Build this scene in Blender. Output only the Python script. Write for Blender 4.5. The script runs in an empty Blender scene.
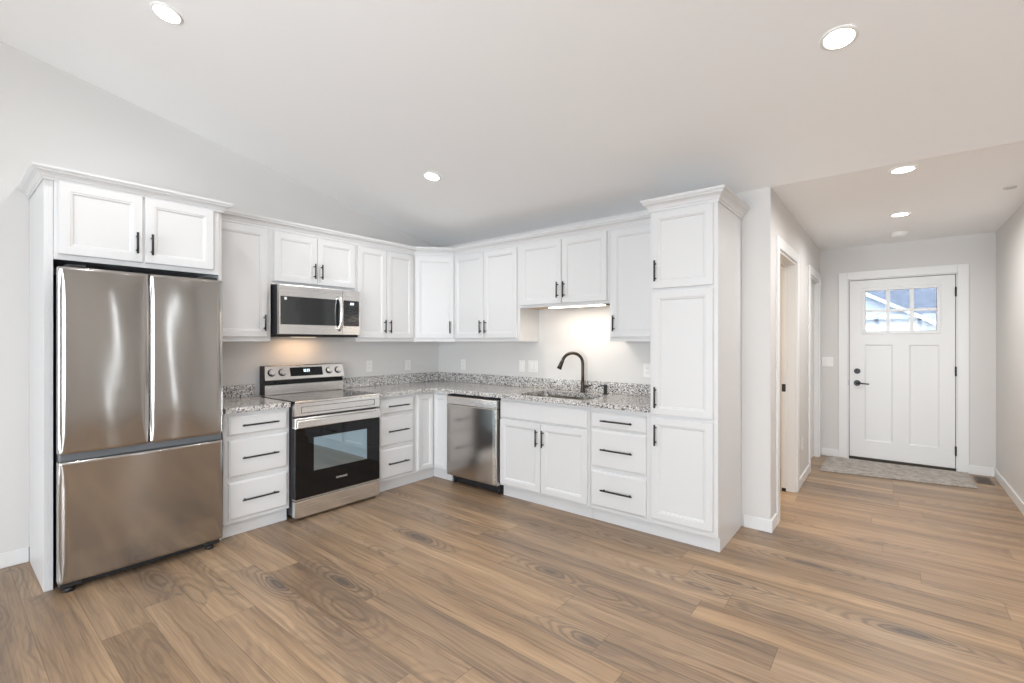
import bpy, bmesh, math, random
from mathutils import Vector, Matrix

SC = bpy.context.scene
COL = SC.collection
PI = math.pi
random.seed(4)

# ------------------------------------------------------------------ camera
YAW = 0.67948
CAM_LOC = (-3.8043, -4.2025, 1.3752)
cam_d = bpy.data.cameras.new('camera')
cam_d.sensor_width = 36.0
cam_d.lens = 470.376 / 1024 * 36.0
cam_d.clip_start = 0.05
cam_d.clip_end = 300
cam = bpy.data.objects.new('camera', cam_d)
cam.location = CAM_LOC
cam.rotation_euler = (PI / 2, 0, YAW - PI / 2)
COL.objects.link(cam)
SC.camera = cam

# ------------------------------------------------------------------ exposure
SC.view_settings.view_transform = 'Standard'
SC.view_settings.look = 'None'
SC.view_settings.exposure = 1.12
SC.view_settings.gamma = 1.0
SC.view_settings.use_curve_mapping = False
SC.cycles.use_denoising = True
SC.cycles.max_bounces = 14
SC.cycles.diffuse_bounces = 8
SC.cycles.glossy_bounces = 6
SC.cycles.transmission_bounces = 8
SC.cycles.sample_clamp_indirect = 6.0
SC.cycles.caustics_reflective = False
SC.cycles.caustics_refractive = False

LIGHT_CEIL = 3.2     # each recessed downlight, watts
SKY_NEAR = 6.6        # open sky seen through the living room windows
GROUND_GAIN = 1.25
SKY_FAR = 2.0        # sky over the street

# ------------------------------------------------------------------ sky
w = bpy.data.worlds.new('sky')
SC.world = w
w.use_nodes = True
nt = w.node_tree
nt.nodes.clear()
out = nt.nodes.new('ShaderNodeOutputWorld')
bg = nt.nodes.new('ShaderNodeBackground')
tc = nt.nodes.new('ShaderNodeTexCoord')
sp = nt.nodes.new('ShaderNodeSeparateXYZ')
mr = nt.nodes.new('ShaderNodeMapRange')
mr.inputs['From Min'].default_value = 0.0
mr.inputs['From Max'].default_value = 0.45
mr.inputs['To Min'].default_value = SKY_NEAR
mr.inputs['To Max'].default_value = SKY_FAR
bg.inputs['Color'].default_value = (0.865, 0.935, 1.0, 1)
nt.links.new(tc.outputs['Generated'], sp.inputs[0])
nt.links.new(sp.outputs['X'], mr.inputs['Value'])
# sunlit ground and bright haze low in the west, a dimmer sky overhead
gz = nt.nodes.new('ShaderNodeValToRGB')
gz.color_ramp.interpolation = 'LINEAR'
for e_, (p_, v_) in zip([gz.color_ramp.elements[0], gz.color_ramp.elements[1], gz.color_ramp.elements.new(0.5), gz.color_ramp.elements.new(0.6)],
                        ((0.48, GROUND_GAIN), (0.70, 0.10), (0.52, 1.25), (0.60, 1.25))):
    e_.position = p_
    e_.color = (v_ / 2, v_ / 2, v_ / 2, 1)
zz = nt.nodes.new('ShaderNodeMath')
zz.operation = 'MULTIPLY_ADD'
zz.inputs[1].default_value = 0.5
zz.inputs[2].default_value = 0.5
gm = nt.nodes.new('ShaderNodeMath')
gm.operation = 'MULTIPLY'
g2 = nt.nodes.new('ShaderNodeMath')
g2.operation = 'MULTIPLY_ADD'
g2.inputs[1].default_value = 2.0
g2.inputs[2].default_value = 0.0
nt.links.new(sp.outputs['Z'], zz.inputs[0])
nt.links.new(zz.outputs[0], gz.inputs[0])
nt.links.new(gz.outputs[0], g2.inputs[0])
nt.links.new(mr.outputs[0], gm.inputs[0])
nt.links.new(g2.outputs[0], gm.inputs[1])
mx_ = nt.nodes.new('ShaderNodeMath')
mx_.operation = 'MAXIMUM'
mx_.inputs[1].default_value = SKY_FAR * 0.6
nt.links.new(gm.outputs[0], mx_.inputs[0])
nt.links.new(mx_.outputs[0], bg.inputs['Strength'])
nt.links.new(bg.outputs[0], out.inputs[0])


def portal(name, loc, rot, sx, sy):
    d = bpy.data.lights.new(name, 'AREA')
    d.shape = 'RECTANGLE'
    d.size, d.size_y = sx, sy
    d.cycles.is_portal = True
    o = bpy.data.objects.new(name, d)
    o.location, o.rotation_euler = loc, rot
    COL.objects.link(o)


# daylight openings behind the camera (an area light points along its own -Z)
portal('sky_portal_west', (-7.98, -3.85, 1.15), (0, -PI / 2, 0), 2.2, 3.9)
portal('sky_portal_south', (-6.65, -7.98, 1.3), (PI / 2, 0, 0), 2.3, 2.5)


# ------------------------------------------------------------------ materials
class NT:
    def __init__(s, name):
        s.m = bpy.data.materials.new(name)
        s.m.use_nodes = True
        s.t = s.m.node_tree
        s.b = s.t.nodes['Principled BSDF']

    def n(s, typ, **kw):
        nd = s.t.nodes.new('ShaderNode' + typ)
        for k, v in kw.items():
            if k == 'ins':
                for i, val in v.items():
                    if hasattr(val, 'is_linked') or isinstance(val, bpy.types.NodeSocket):
                        s.t.links.new(val, nd.inputs[i])
                    else:
                        nd.inputs[i].default_value = val
            else:
                setattr(nd, k, v)
        return nd

    def math(s, op, a, b=0.0, c=0.0):
        nd = s.n('Math', operation=op, ins={0: a, 1: b, 2: c})
        return nd.outputs[0]

    def mix(s, fac, a, b, bt='MIX'):
        nd = s.n('Mix', data_type='RGBA', blend_type=bt, ins={0: fac, 6: a, 7: b})
        return nd.outputs[2]

    def ramp(s, fac, stops, interp='LINEAR'):
        nd = s.n('ValToRGB', ins={0: fac})
        cr = nd.color_ramp
        cr.interpolation = interp
        while len(cr.elements) < len(stops):
            cr.elements.new(0.5)
        for e, (p, c) in zip(cr.elements, stops):
            e.position = p
            e.color = c if len(c) == 4 else (*c, 1)
        return nd.outputs[0]

    def pos(s):
        return s.n('NewGeometry').outputs['Position']

    def set(s, **kw):
        for k, v in kw.items():
            k = {'color': 'Base Color', 'rough': 'Roughness', 'metal': 'Metallic', 'spec': 'Specular IOR Level',
                 'coat': 'Coat Weight', 'normal': 'Normal', 'aniso': 'Anisotropic', 'ior': 'IOR',
                 'coat_rough': 'Coat Roughness', 'trans': 'Transmission Weight'}[k]
            if isinstance(v, bpy.types.NodeSocket):
                s.t.links.new(v, s.b.inputs[k])
            elif isinstance(v, tuple) and len(v) == 3:
                s.b.inputs[k].default_value = (*v, 1)
            else:
                s.b.inputs[k].default_value = v
        return s

    def bump(s, h, strength=0.1, dist=0.01):
        return s.n('Bump', ins={'Strength': strength, 'Distance': dist, 'Height': h}).outputs[0]

    def noise(s, vec, scale, detail=2, rough=0.5, dist=0.0):
        return s.n('TexNoise', ins={'Vector': vec, 'Scale': scale, 'Detail': detail, 'Roughness': rough, 'Distortion': dist})

    def scale(s, vec, x, y, z):
        return s.n('VectorMath', operation='MULTIPLY', ins={0: vec, 1: (x, y, z)}).outputs[0]


def painted(name, color, rough, bump=0.0, bscale=400, var=0.0):
    t = NT(name)
    p = t.pos()
    if var:
        c = t.noise(p, 1.3, 3).outputs['Fac']
        dark = tuple(v * (1 - var) for v in color)
        t.set(color=t.mix(c, (*dark, 1), (*color, 1)))
    else:
        t.set(color=color)
    t.set(rough=rough)
    if bump:
        t.set(normal=t.bump(t.noise(p, bscale, 3).outputs['Fac'], bump, 0.002))
    return t.m


M = {}
M['wall'] = painted('greige_wall_paint', (0.665, 0.652, 0.638), 0.75, 0.06, 260, 0.02)
M['ceil'] = painted('ceiling_paint', (0.90, 0.903, 0.905), 0.9, 0.10, 180, 0.02)
M['cab'] = painted('white_cabinet_lacquer', (0.675, 0.675, 0.68), 0.38, 0.015, 90)
M['trim'] = painted('white_trim_paint', (0.76, 0.76, 0.758), 0.42, 0.015, 90)
M['plate'] = painted('white_plastic', (0.80, 0.79, 0.77), 0.35)
M['sensor'] = painted('grey_sensor_cover', (0.50, 0.50, 0.49), 0.5)
M['black'] = painted('black_hardware', (0.012, 0.012, 0.013), 0.38)
M['blackplastic'] = painted('black_plastic', (0.015, 0.015, 0.017), 0.5)
M['darkgap'] = painted('dark_grey_steel_case', (0.05, 0.05, 0.055), 0.5)
M['maple'] = painted('raw_maple_underside', (0.66, 0.47, 0.26), 0.55, 0.02, 60, 0.12)
M['bronze'] = painted('dark_bronze', (0.055, 0.045, 0.035), 0.32)
M['bronze'].node_tree.nodes['Principled BSDF'].inputs['Metallic'].default_value = 0.7
M['doorwhite'] = painted('white_door_paint', (0.74, 0.74, 0.738), 0.4, 0.015, 70)
M['grey_strip'] = painted('grey_recess_strip', (0.16, 0.175, 0.19), 0.4)
M['grey_strip'].node_tree.nodes['Principled BSDF'].inputs['Metallic'].default_value = 0.4


def steel(name, color, rough, axis, strength=0.03):
    t = NT(name)
    p = t.pos()
    s = {'x': (3, 900, 900), 'z': (900, 900, 3), 'y': (900, 3, 900)}[axis]
    n = t.noise(t.scale(p, *s), 1.0, 2).outputs['Fac']
    big = t.noise(t.scale(p, *[v * 0.25 for v in s]), 1.0, 1).outputs['Fac']
    c = t.mix(n, (*[v * 0.98 for v in color], 1), (*[min(1, v * 1.02) for v in color], 1))
    r = t.n('MapRange', ins={0: big, 3: rough * 0.85, 4: rough * 1.2}).outputs[0]
    t.set(color=c, metal=1.0, rough=r, normal=t.bump(n, strength, 0.001))
    return t.m


M['steel'] = steel('brushed_stainless', (0.80, 0.785, 0.765), 0.25, 'x', 0.008)
M['steel_fridge'] = steel('brushed_stainless_fridge', (0.435, 0.415, 0.395), 0.12, 'x', 0.012)
M['steel_dw'] = steel('brushed_stainless_dishwasher', (0.56, 0.535, 0.51), 0.17, 'y', 0.012)
M['steel_sink'] = steel('satin_stainless', (0.34, 0.32, 0.29), 0.32, 'x')


def gloss(name, color, rough, spec=0.5, coat=0.0, ior=1.5):
    t = NT(name)
    t.set(color=color, rough=rough, spec=spec, coat=coat, ior=ior)
    return t.m


M['blackglass'] = gloss('black_glass', (0.005, 0.005, 0.006), 0.04, 0.38, 0, 1.5)
M['cooktop'] = gloss('ceramic_cooktop_glass', (0.012, 0.012, 0.012), 0.06, 0.6, 0, 1.6)
M['mwglass'] = gloss('microwave_window_glass', (0.018, 0.019, 0.02), 0.07, 0.6, 0, 1.6)
M['ring'] = gloss('burner_ring_print', (0.12, 0.12, 0.12), 0.15)
t = NT('coated_oven_window')
t.set(color=(0.36, 0.47, 0.53), metal=0.9, rough=0.04)
M['ovenwin'] = t.m
M['grey'] = gloss('grey_logo_print', (0.55, 0.55, 0.55), 0.3)
M['sticker'] = gloss('white_sticker', (0.85, 0.85, 0.85), 0.6)

def pane(name, tint):
    t = NT(name)
    t.t.nodes.remove(t.b)
    tr = t.n('BsdfTransparent', ins={0: (*tint, 1)})
    gl = t.n('BsdfGlossy', ins={'Roughness': 0.02})
    fr = t.n('Fresnel', ins={0: 1.45})
    mx = t.n('MixShader', ins={0: fr.outputs[0], 1: tr.outputs[0], 2: gl.outputs[0]})
    t.t.links.new(mx.outputs[0], t.t.nodes['Material Output'].inputs[0])
    return t.m


M['glass'] = pane('clear_glass', (0.985, 0.99, 0.99))
M['doorglass'] = pane('dimming_door_glass', (0.47, 0.49, 0.52))      # tint added to dim the bright street; each pane is crossed twice


def emit(name, color, strength):
    t = NT(name)
    t.b.inputs['Base Color'].default_value = (0.8, 0.8, 0.8, 1)
    t.b.inputs['Emission Color'].default_value = (*color, 1)
    t.b.inputs['Emission Strength'].default_value = strength
    return t.m


M['lamp'] = emit('led_lens', (1.0, 0.965, 0.91), 14.0)
M['lamp_warm'] = emit('warm_led_lens', (1.0, 0.80, 0.55), 1.2)
M['lamp_bar'] = emit('led_bar_lens', (1.0, 0.93, 0.80), 2.0)
t = NT('printed_black_keypad')
p = t.pos()
bk = t.n('TexBrick', ins={'Vector': t.n('CombineXYZ', ins={0: t.n('SeparateXYZ', ins={0: p}).outputs[0], 1: t.n('SeparateXYZ', ins={0: p}).outputs[2], 2: 0.0}).outputs[0],
                          'Color1': (0.010, 0.010, 0.011, 1), 'Color2': (0.016, 0.016, 0.017, 1), 'Mortar': (0.05, 0.05, 0.055, 1), 'Scale': 18.0, 'Mortar Size': 0.03})
t.set(color=bk.outputs['Color'], rough=0.12)
M['keypad'] = t.m
M['digit'] = emit('display_digits', (0.65, 0.85, 1.0), 2.5)

# --- granite
t = NT('speckled_granite')
p = t.pos()
wob = t.noise(p, 60, 2).outputs['Color']
pv = t.n('VectorMath', operation='MULTIPLY_ADD', ins={0: wob, 1: (0.012, 0.012, 0.012), 2: p}).outputs[0]
v1 = t.n('TexVoronoi', ins={'Vector': pv, 'Scale': 105.0})
v2 = t.n('TexVoronoi', ins={'Vector': pv, 'Scale': 210.0})
s1 = t.n('SeparateColor', ins={0: v1.outputs['Color']})
s2 = t.n('SeparateColor', ins={0: v2.outputs['Color']})
c1 = t.ramp(s1.outputs[0], [(0.0, (0.015, 0.015, 0.018)), (0.17, (0.10, 0.10, 0.11)), (0.27, (0.36, 0.34, 0.33)),
                            (0.50, (0.55, 0.52, 0.49)), (0.70, (0.78, 0.77, 0.75)), (0.94, (0.42, 0.36, 0.31))], 'CONSTANT')
c2 = t.ramp(s2.outputs[1], [(0.0, (0.02, 0.02, 0.022)), (0.16, (0.24, 0.23, 0.23)), (0.36, (0.54, 0.53, 0.52)), (0.75, (0.82, 0.81, 0.79))], 'CONSTANT')
sel = t.ramp(s2.outputs[2], [(0.0, (0, 0, 0)), (0.58, (1, 1, 1))], 'CONSTANT')
t.set(color=t.mix(sel, c1, c2), rough=0.14, spec=0.5)
M['granite'] = t.m

# --- oak plank floor; boards run along Y
PW, PL, PX0 = 0.19, 1.5, -1.79
t = NT('oak_plank_floor')
p = t.pos()
sx = t.n('SeparateXYZ', ins={0: p})
X, Y = sx.outputs[0], sx.outputs[1]
gx = t.math('DIVIDE', t.math('SUBTRACT', X, PX0), PW)
ix = t.math('FLOOR', gx)
fx = t.math('FRACT', gx)
known = {-1: 0.17, 0: 1.364, -3: 0.532, -4: 1.326, -6: 0.124, 3: 0.527, 13: 1.08, 10: 1.155, 8: 1.333, 12: 0.30, 11: 0.62, 9: 0.45, 7: 0.16, 14: 0.55}
seq = []
for k in range(32):
    row = k - 14
    v = known[row] / PL if row in known else random.random()
    seq.append(((k + 0.0) / 32, (v, v, v)))
ro = t.n('SeparateColor', ins={0: t.ramp(t.math('DIVIDE', t.math('ADD', ix, 14.5), 32.0), seq, 'CONSTANT')}).outputs[0]
gy = t.math('ADD', t.math('DIVIDE', Y, PL), ro)
iy = t.math('FLOOR', gy)
fy = t.math('FRACT', gy)
idv = t.n('CombineXYZ', ins={0: ix, 1: iy, 2: 3.0}).outputs[0]
wn = t.n('TexWhiteNoise', noise_dimensions='3D', ins={0: idv})
wv, wc = wn.outputs['Value'], wn.outputs['Color']
wcs = t.n('SeparateColor', ins={0: wc})
off = t.n('VectorMath', operation='SCALE', ins={0: wc, 3: 40.0}).outputs[0]
base = t.n('VectorMath', operation='ADD', ins={0: p, 1: off}).outputs[0]
warp = t.noise(t.scale(base, 3.0, 1.1, 1), 1.0, 2).outputs['Color']
warp2 = t.noise(t.scale(base, 14.0, 5.0, 1), 1.0, 2).outputs['Color']
wp = t.n('VectorMath', operation='MULTIPLY_ADD', ins={0: warp, 1: (0.10, 0.30, 0), 2: base}).outputs[0]
wp = t.n('VectorMath', operation='MULTIPLY_ADD', ins={0: warp2, 1: (0.035, 0.09, 0), 2: wp}).outputs[0]
# broad tone along the board
broad = t.noise(t.scale(wp, 7.0, 0.55, 1), 1.0, 3, 0.55).outputs['Fac']
# knots with rings round them
kv = t.n('TexVoronoi', ins={'Vector': t.scale(wp, 4.8, 1.25, 0.0), 'Scale': 1.0, 'Randomness': 1.0})
kd = kv.outputs['Distance']
ks = t.n('SeparateColor', ins={0: kv.outputs['Color']})
kon = t.ramp(ks.outputs[0], [(0.0, (0, 0, 0)), (0.40, (0, 0, 0)), (0.60, (1, 1, 1))])
kfall = t.ramp(kd, [(0.0, (1, 1, 1)), (0.16, (0.85, 0.85, 0.85)), (0.42, (0.40, 0.40, 0.40)), (0.75, (0, 0, 0))])
kmask = t.math('MULTIPLY', kfall, kon)
ringn = t.noise(t.scale(wp, 22, 6, 1), 1.0, 2).outputs['Fac']
ring = t.math('SINE', t.math('ADD', t.math('MULTIPLY', kd, 70.0), t.math('MULTIPLY', ringn, 7.0)))
ring = t.n('MapRange', ins={0: ring, 1: -0.2, 2: 0.9, 3: 0.0, 4: 1.0}).outputs[0]
ringm = t.math('MULTIPLY', t.math('MULTIPLY', ring, kmask), 0.74)
heart = t.math('MULTIPLY', t.ramp(kd, [(0.0, (1, 1, 1)), (0.09, (0.85, 0.85, 0.85)), (0.17, (0, 0, 0))]), kon)
# straight grain and fine fibre
streak = t.noise(t.scale(wp, 42, 0.9, 1), 1.0, 4, 0.6).outputs['Fac']
fibre = t.noise(t.scale(base, 170, 3, 1), 1.0, 2).outputs['Fac']
tone = t.math('ADD', t.math('MULTIPLY', wv, 0.16), t.math('MULTIPLY', broad, 0.86))
col = t.ramp(tone, [(0.22, (0.150, 0.103, 0.069)), (0.40, (0.275, 0.183, 0.112)), (0.56, (0.392, 0.262, 0.156)), (0.80, (0.475, 0.332, 0.208))])
col = t.mix(t.math('MULTIPLY', wcs.outputs[2], 0.30), col, (0.27, 0.205, 0.16, 1))
stk = t.ramp(streak, [(0.32, (0.55, 0.53, 0.52)), (0.47, (0.98, 0.98, 0.98)), (0.68, (1.22, 1.20, 1.16))])
col = t.mix(0.85, col, stk, 'MULTIPLY')
fb = t.ramp(fibre, [(0.3, (0.70, 0.69, 0.68)), (0.65, (1.12, 1.12, 1.12))])
col = t.mix(0.7, col, fb, 'MULTIPLY')
col = t.mix(t.math('MULTIPLY', kmask, 0.35), col, (0.19, 0.145, 0.11, 1))
col = t.mix(ringm, col, (0.105, 0.075, 0.056, 1))
col = t.mix(t.math('MULTIPLY', heart, 0.75), col, (0.085, 0.07, 0.062, 1))
ex = t.math('MULTIPLY', t.math('MINIMUM', fx, t.math('SUBTRACT', 1.0, fx)), PW)
ey = t.math('MULTIPLY', t.math('MINIMUM', fy, t.math('SUBTRACT', 1.0, fy)), PL)
ed = t.math('MINIMUM', ex, ey)
seam = t.n('MapRange', ins={0: ed, 1: 0.0006, 2: 0.0028, 3: 0.55, 4: 0.0}).outputs[0]
col = t.mix(seam, col, (0.10, 0.07, 0.05, 1))
rg = t.n('MapRange', ins={0: streak, 3: 0.30, 4: 0.42}).outputs[0]
hgt = t.math('ADD', t.math('MULTIPLY', streak, 0.3), t.math('MULTIPLY', seam, -1.2))
t.set(color=col, rough=rg, spec=0.5, normal=t.bump(hgt, 0.12, 0.004))
M['floor'] = t.m

# --- rug
t = NT('woven_grey_rug')
p = t.pos()
n1 = t.noise(p, 14, 4, 0.75).outputs['Fac']
n2 = t.noise(t.scale(p, 300, 120, 1), 1.0, 2).outputs['Fac']
c = t.ramp(n1, [(0.30, (0.27, 0.24, 0.21)), (0.5, (0.42, 0.385, 0.35)), (0.7, (0.56, 0.525, 0.49))])
c = t.mix(0.6, c, t.ramp(n2, [(0.25, (0.7, 0.7, 0.7)), (0.75, (1.2, 1.2, 1.2))]), 'MULTIPLY')
t.set(color=c, rough=0.95, normal=t.bump(n2, 0.5, 0.003))
M['rug'] = t.m
M['rugedge'] = painted('rug_backing', (0.06, 0.05, 0.045), 0.9)
M['vent'] = painted('brown_register_metal', (0.13, 0.10, 0.075), 0.5)

# --- outside
t = NT('blue_grey_shingles')
p = t.pos()
br = t.n('TexBrick', ins={'Vector': t.n('CombineXYZ', ins={0: t.n('SeparateXYZ', ins={0: p}).outputs[1], 1: t.n('SeparateXYZ', ins={0: p}).outputs[2], 2: 0.0}).outputs[0], 'Color1': (0.075, 0.084, 0.104, 1), 'Color2': (0.12, 0.131, 0.155, 1), 'Mortar': (0.05, 0.056, 0.07, 1), 'Scale': 1.6})
wn = t.noise(p, 4, 3).outputs['Fac']
t.set(color=t.mix(0.4, br.outputs['Color'], t.ramp(wn, [(0.3, (0.06, 0.068, 0.086)), (0.7, (0.17, 0.186, 0.215))])), rough=0.9)
M['shingle'] = t.m
t = NT('pale_lap_siding')
p = t.pos()
sz = t.n('SeparateXYZ', ins={0: p}).outputs[2]
fz = t.math('FRACT', t.math('MULTIPLY', sz, 7.0))
t.set(color=t.mix(t.ramp(fz, [(0.0, (0, 0, 0)), (0.10, (1, 1, 1))]), (0.34, 0.365, 0.40, 1), (0.47, 0.505, 0.55, 1)), rough=0.7)
M['siding'] = t.m
M['extwhite'] = painted('white_exterior_trim', (0.55, 0.57, 0.60), 0.6)
M['extdark'] = painted('eave_shade_and_dark_panes', (0.05, 0.058, 0.07), 0.6)  # painted eave shadow, and the dark house panes
M['ground'] = painted('pale_concrete', (0.3, 0.3, 0.3), 0.9, 0.2, 20, 0.2)


# ------------------------------------------------------------------ mesh helpers
def new_bm():
    return bmesh.new()


def bx(bm, x0, x1, y0, y1, z0, z1, bev=0.0, seg=2):
    if x0 > x1: x0, x1 = x1, x0
    if y0 > y1: y0, y1 = y1, y0
    if z0 > z1: z0, z1 = z1, z0
    vs = [bm.verts.new(c) for c in ((x0, y0, z0), (x1, y0, z0), (x1, y1, z0), (x0, y1, z0),
                                    (x0, y0, z1), (x1, y0, z1), (x1, y1, z1), (x0, y1, z1))]
    fs = [bm.faces.new([vs[i] for i in f]) for f in ((0, 3, 2, 1), (4, 5, 6, 7), (0, 1, 5, 4), (1, 2, 6, 5), (2, 3, 7, 6), (3, 0, 4, 7))]
    if bev > 0:
        es = list({e for f in fs for e in f.edges})
        bmesh.ops.bevel(bm, geom=es, offset=bev, segments=seg, affect='EDGES', profile=0.6)
    return bm


def box(*a, **k):
    return bx(new_bm(), *a, **k)


def cyl(bm, p0, p1, r, r2=None, seg=14, caps=True):
    p0, p1 = Vector(p0), Vector(p1)
    d = p1 - p0
    q = Vector((0, 0, 1)).rotation_difference(d.normalized())
    m = Matrix.Translation((p0 + p1) / 2) @ q.to_matrix().to_4x4()
    r = bmesh.ops.create_cone(bm, cap_ends=caps, cap_tris=False, segments=seg, radius1=r, radius2=r if r2 is None else r2, depth=d.length, matrix=m)
    for v in r['verts']:
        for f in v.link_faces:
            f.smooth = len(f.verts) == 4
    return bm


def lathe(bm, prof, axis_loc=(0, 0, 0), seg=28, mat=None):
    """profile of (radius, height) spun about local Z"""
    rings = []
    for r, z in prof:
        ring = []
        for k in range(seg):
            a = 2 * PI * k / seg
            ring.append(bm.verts.new((axis_loc[0] + r * math.cos(a), axis_loc[1] + r * math.sin(a), axis_loc[2] + z)))
        rings.append(ring)
    for a, b in zip(rings[:-1], rings[1:]):
        for k in range(seg):
            f = bm.faces.new((a[k], a[(k + 1) % seg], b[(k + 1) % seg], b[k]))
            f.smooth = True
    bm.faces.new(list(reversed(rings[0])))
    bm.faces.new(rings[-1])
    if mat is not None:
        bmesh.ops.transform(bm, matrix=mat, verts=[v for r in rings for v in r])
    return bm


def tube(bm, pts, rad, seg=12):
    """round tube through the points; rad is a number or one radius per point"""
    pts = [Vector(p) for p in pts]
    rads = rad if isinstance(rad, (list, tuple)) else [rad] * len(pts)
    rings = []
    up = Vector((0, 0, 1))
    prev = None
    for i, p in enumerate(pts):
        d = (pts[min(i + 1, len(pts) - 1)] - pts[max(i - 1, 0)]).normalized()
        if prev is None:
            a = d.cross(up)
            if a.length < 1e-3:
                a = d.cross(Vector((1, 0, 0)))
            a.normalize()
        else:
            a = (prev - d * prev.dot(d)).normalized()
        prev = a
        b = d.cross(a)
        rings.append([bm.verts.new(p + (a * math.cos(2 * PI * k / seg) + b * math.sin(2 * PI * k / seg)) * rads[i]) for k in range(seg)])
    for r0, r1 in zip(rings[:-1], rings[1:]):
        for k in range(seg):
            f = bm.faces.new((r0[k], r0[(k + 1) % seg], r1[(k + 1) % seg], r1[k]))
            f.smooth = True
    bm.faces.new(list(reversed(rings[0])))
    bm.faces.new(rings[-1])
    return bm


def rings_rect(bm, x0, x1, z0, z1, prof, fill=True):
    """nested rectangles facing -Y: prof = [(inset, y), ...] from the back outwards and in"""
    loops = []
    for ins, y in prof:
        loops.append([bm.verts.new(c) for c in ((x0 + ins, y, z0 + ins), (x1 - ins, y, z0 + ins), (x1 - ins, y, z1 - ins), (x0 + ins, y, z1 - ins))])
    for a, b in zip(loops[:-1], loops[1:]):
        for k in range(4):
            bm.faces.new((a[k], a[(k + 1) % 4], b[(k + 1) % 4], b[k]))
    if fill:
        bm.faces.new(loops[-1])
    bm.faces.new(list(reversed(loops[0])))
    return bm


def shaker(x0, x1, z0, z1, th=0.020, rail=0.056):
    return rings_rect(new_bm(), x0, x1, z0, z1,
                      [(0, 0.0), (0, -th + 0.003), (0.003, -th), (rail - 0.010, -th), (rail - 0.006, -th + 0.003),
                       (rail, -th + 0.003), (rail + 0.006, -th + 0.010)])


def slabfront(x0, x1, z0, z1, th=0.020):
    return rings_rect(new_bm(), x0, x1, z0, z1, [(0, 0.0), (0, -th + 0.008), (0.003, -th + 0.005), (0.010, -th + 0.0015), (0.012, -th)])


def pull(cx, cz, length, vertical, y=-0.020, post=None):
    bm = new_bm()
    r = 0.0062
    yb = y - 0.030
    h = length / 2
    post = (h - 0.022) if post is None else post / 2
    if vertical:
        cyl(bm, (cx, yb, cz - h), (cx, yb, cz + h), r)
        for s in (-1, 1):
            cyl(bm, (cx, y + 0.001, cz + s * post), (cx, yb, cz + s * post), 0.005)
    else:
        cyl(bm, (cx - h, yb, cz), (cx + h, yb, cz), r)
        for s in (-1, 1):
            cyl(bm, (cx + s * post, y + 0.001, cz), (cx + s * post, yb, cz), 0.005)
    return bm


def obj(name, bm, mat, parent=None, loc=None, rot=None):
    me = bpy.data.meshes.new(name)
    bmesh.ops.recalc_face_normals(bm, faces=bm.faces)
    bm.to_mesh(me)
    bm.free()
    mats = mat if isinstance(mat, (list, tuple)) else [mat]
    for m in mats:
        me.materials.append(M[m] if isinstance(m, str) else m)
    o = bpy.data.objects.new(name, me)
    COL.objects.link(o)
    if parent is not None:
        o.parent = parent
    if loc is not None:
        o.location = loc
    if rot is not None:
        o.rotation_euler = rot
    return o


def tag(o, label, cat, group=None, kind=None):
    if label: o['label'] = label
    if cat: o['category'] = cat
    if group: o['group'] = group
    if kind: o['kind'] = kind
    return o


def thing(name, label, cat, loc=(0, 0, 0), rotz=0.0, group=None, kind=None):
    o = bpy.data.objects.new(name, None)
    o.empty_display_size = 0.1
    COL.objects.link(o)
    o.location = loc
    o.rotation_euler = (0, 0, rotz)
    return tag(o, label, cat, group, kind)


def struct(name, bm, mat, label, cat):
    return tag(obj(name, bm, mat), label, cat, kind='structure')


def sweep(bm, path, prof, closed=False):
    """path: plan points; profile (out, z); 'out' is to the right of travel, mitred"""
    n = len(path)
    P = [Vector((p[0], p[1], 0)) for p in path]
    rings = []
    for i in range(n):
        d0 = (P[i] - P[i - 1]).normalized() if i > 0 else None
        d1 = (P[i + 1] - P[i]).normalized() if i < n - 1 else None
        n0 = Vector((d0.y, -d0.x, 0)) if d0 else None
        n1 = Vector((d1.y, -d1.x, 0)) if d1 else None
        if n0 is None: m = n1
        elif n1 is None: m = n0
        else:
            m = (n0 + n1)
            m = m / (m.dot(n0))
        rings.append([bm.verts.new(P[i] + m * o + Vector((0, 0, z))) for o, z in prof])
    k = len(prof)
    for a, b in zip(rings[:-1], rings[1:]):
        for j in range(k):
            bm.faces.new((a[j], a[(j + 1) % k], b[(j + 1) % k], b[j]))
    bm.faces.new(rings[0])
    bm.faces.new(list(reversed(rings[-1])))
    return bm


# ------------------------------------------------------------------ room shell
HX = 2.99      # inner face of the entry wall
HY0, HY1 = -3.522, -5.023
CZ = 2.488     # flat ceiling and spring line of the slope
SL = 0.20      # rise of the sloped ceiling per metre
XW, YS, XR = -8.0, -8.0, -5.2
WT = 0.12


def zc(x):
    return CZ - SL * x if x > XR else CZ - SL * XR + SL * (x - XR)


bm = new_bm()
bx(bm, XW, HX, YS, 0.0, -0.05, 0.0)
struct('floor', bm, 'floor', 'brown oak plank floor running through kitchen and entry', 'floor')

# sloped ceiling (two planes meeting at a ridge behind the camera) and the flat entry ceiling
bm = new_bm()
pr = [(0.0, CZ), (XR, zc(XR)), (XW, zc(XW)), (XW, zc(XW) + 0.1), (XR, zc(XR) + 0.1), (0.0, CZ + 0.1)]
a = [bm.verts.new((x, 0.0, z)) for x, z in pr]
b = [bm.verts.new((x, YS, z)) for x, z in pr]
for i in range(6):
    bm.faces.new((a[i], a[(i + 1) % 6], b[(i + 1) % 6], b[i]))
bm.faces.new(a)
bm.faces.new(list(reversed(b)))
struct('ceiling', bm, 'ceil', 'pale sloped ceiling rising away from the sink wall', 'ceiling')
bm = box(0.0, HX, HY1, 0.0, CZ, CZ + 0.1)
struct('ceiling_entry', bm, 'ceil', 'low flat ceiling over the entry hall', 'ceiling')

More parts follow.
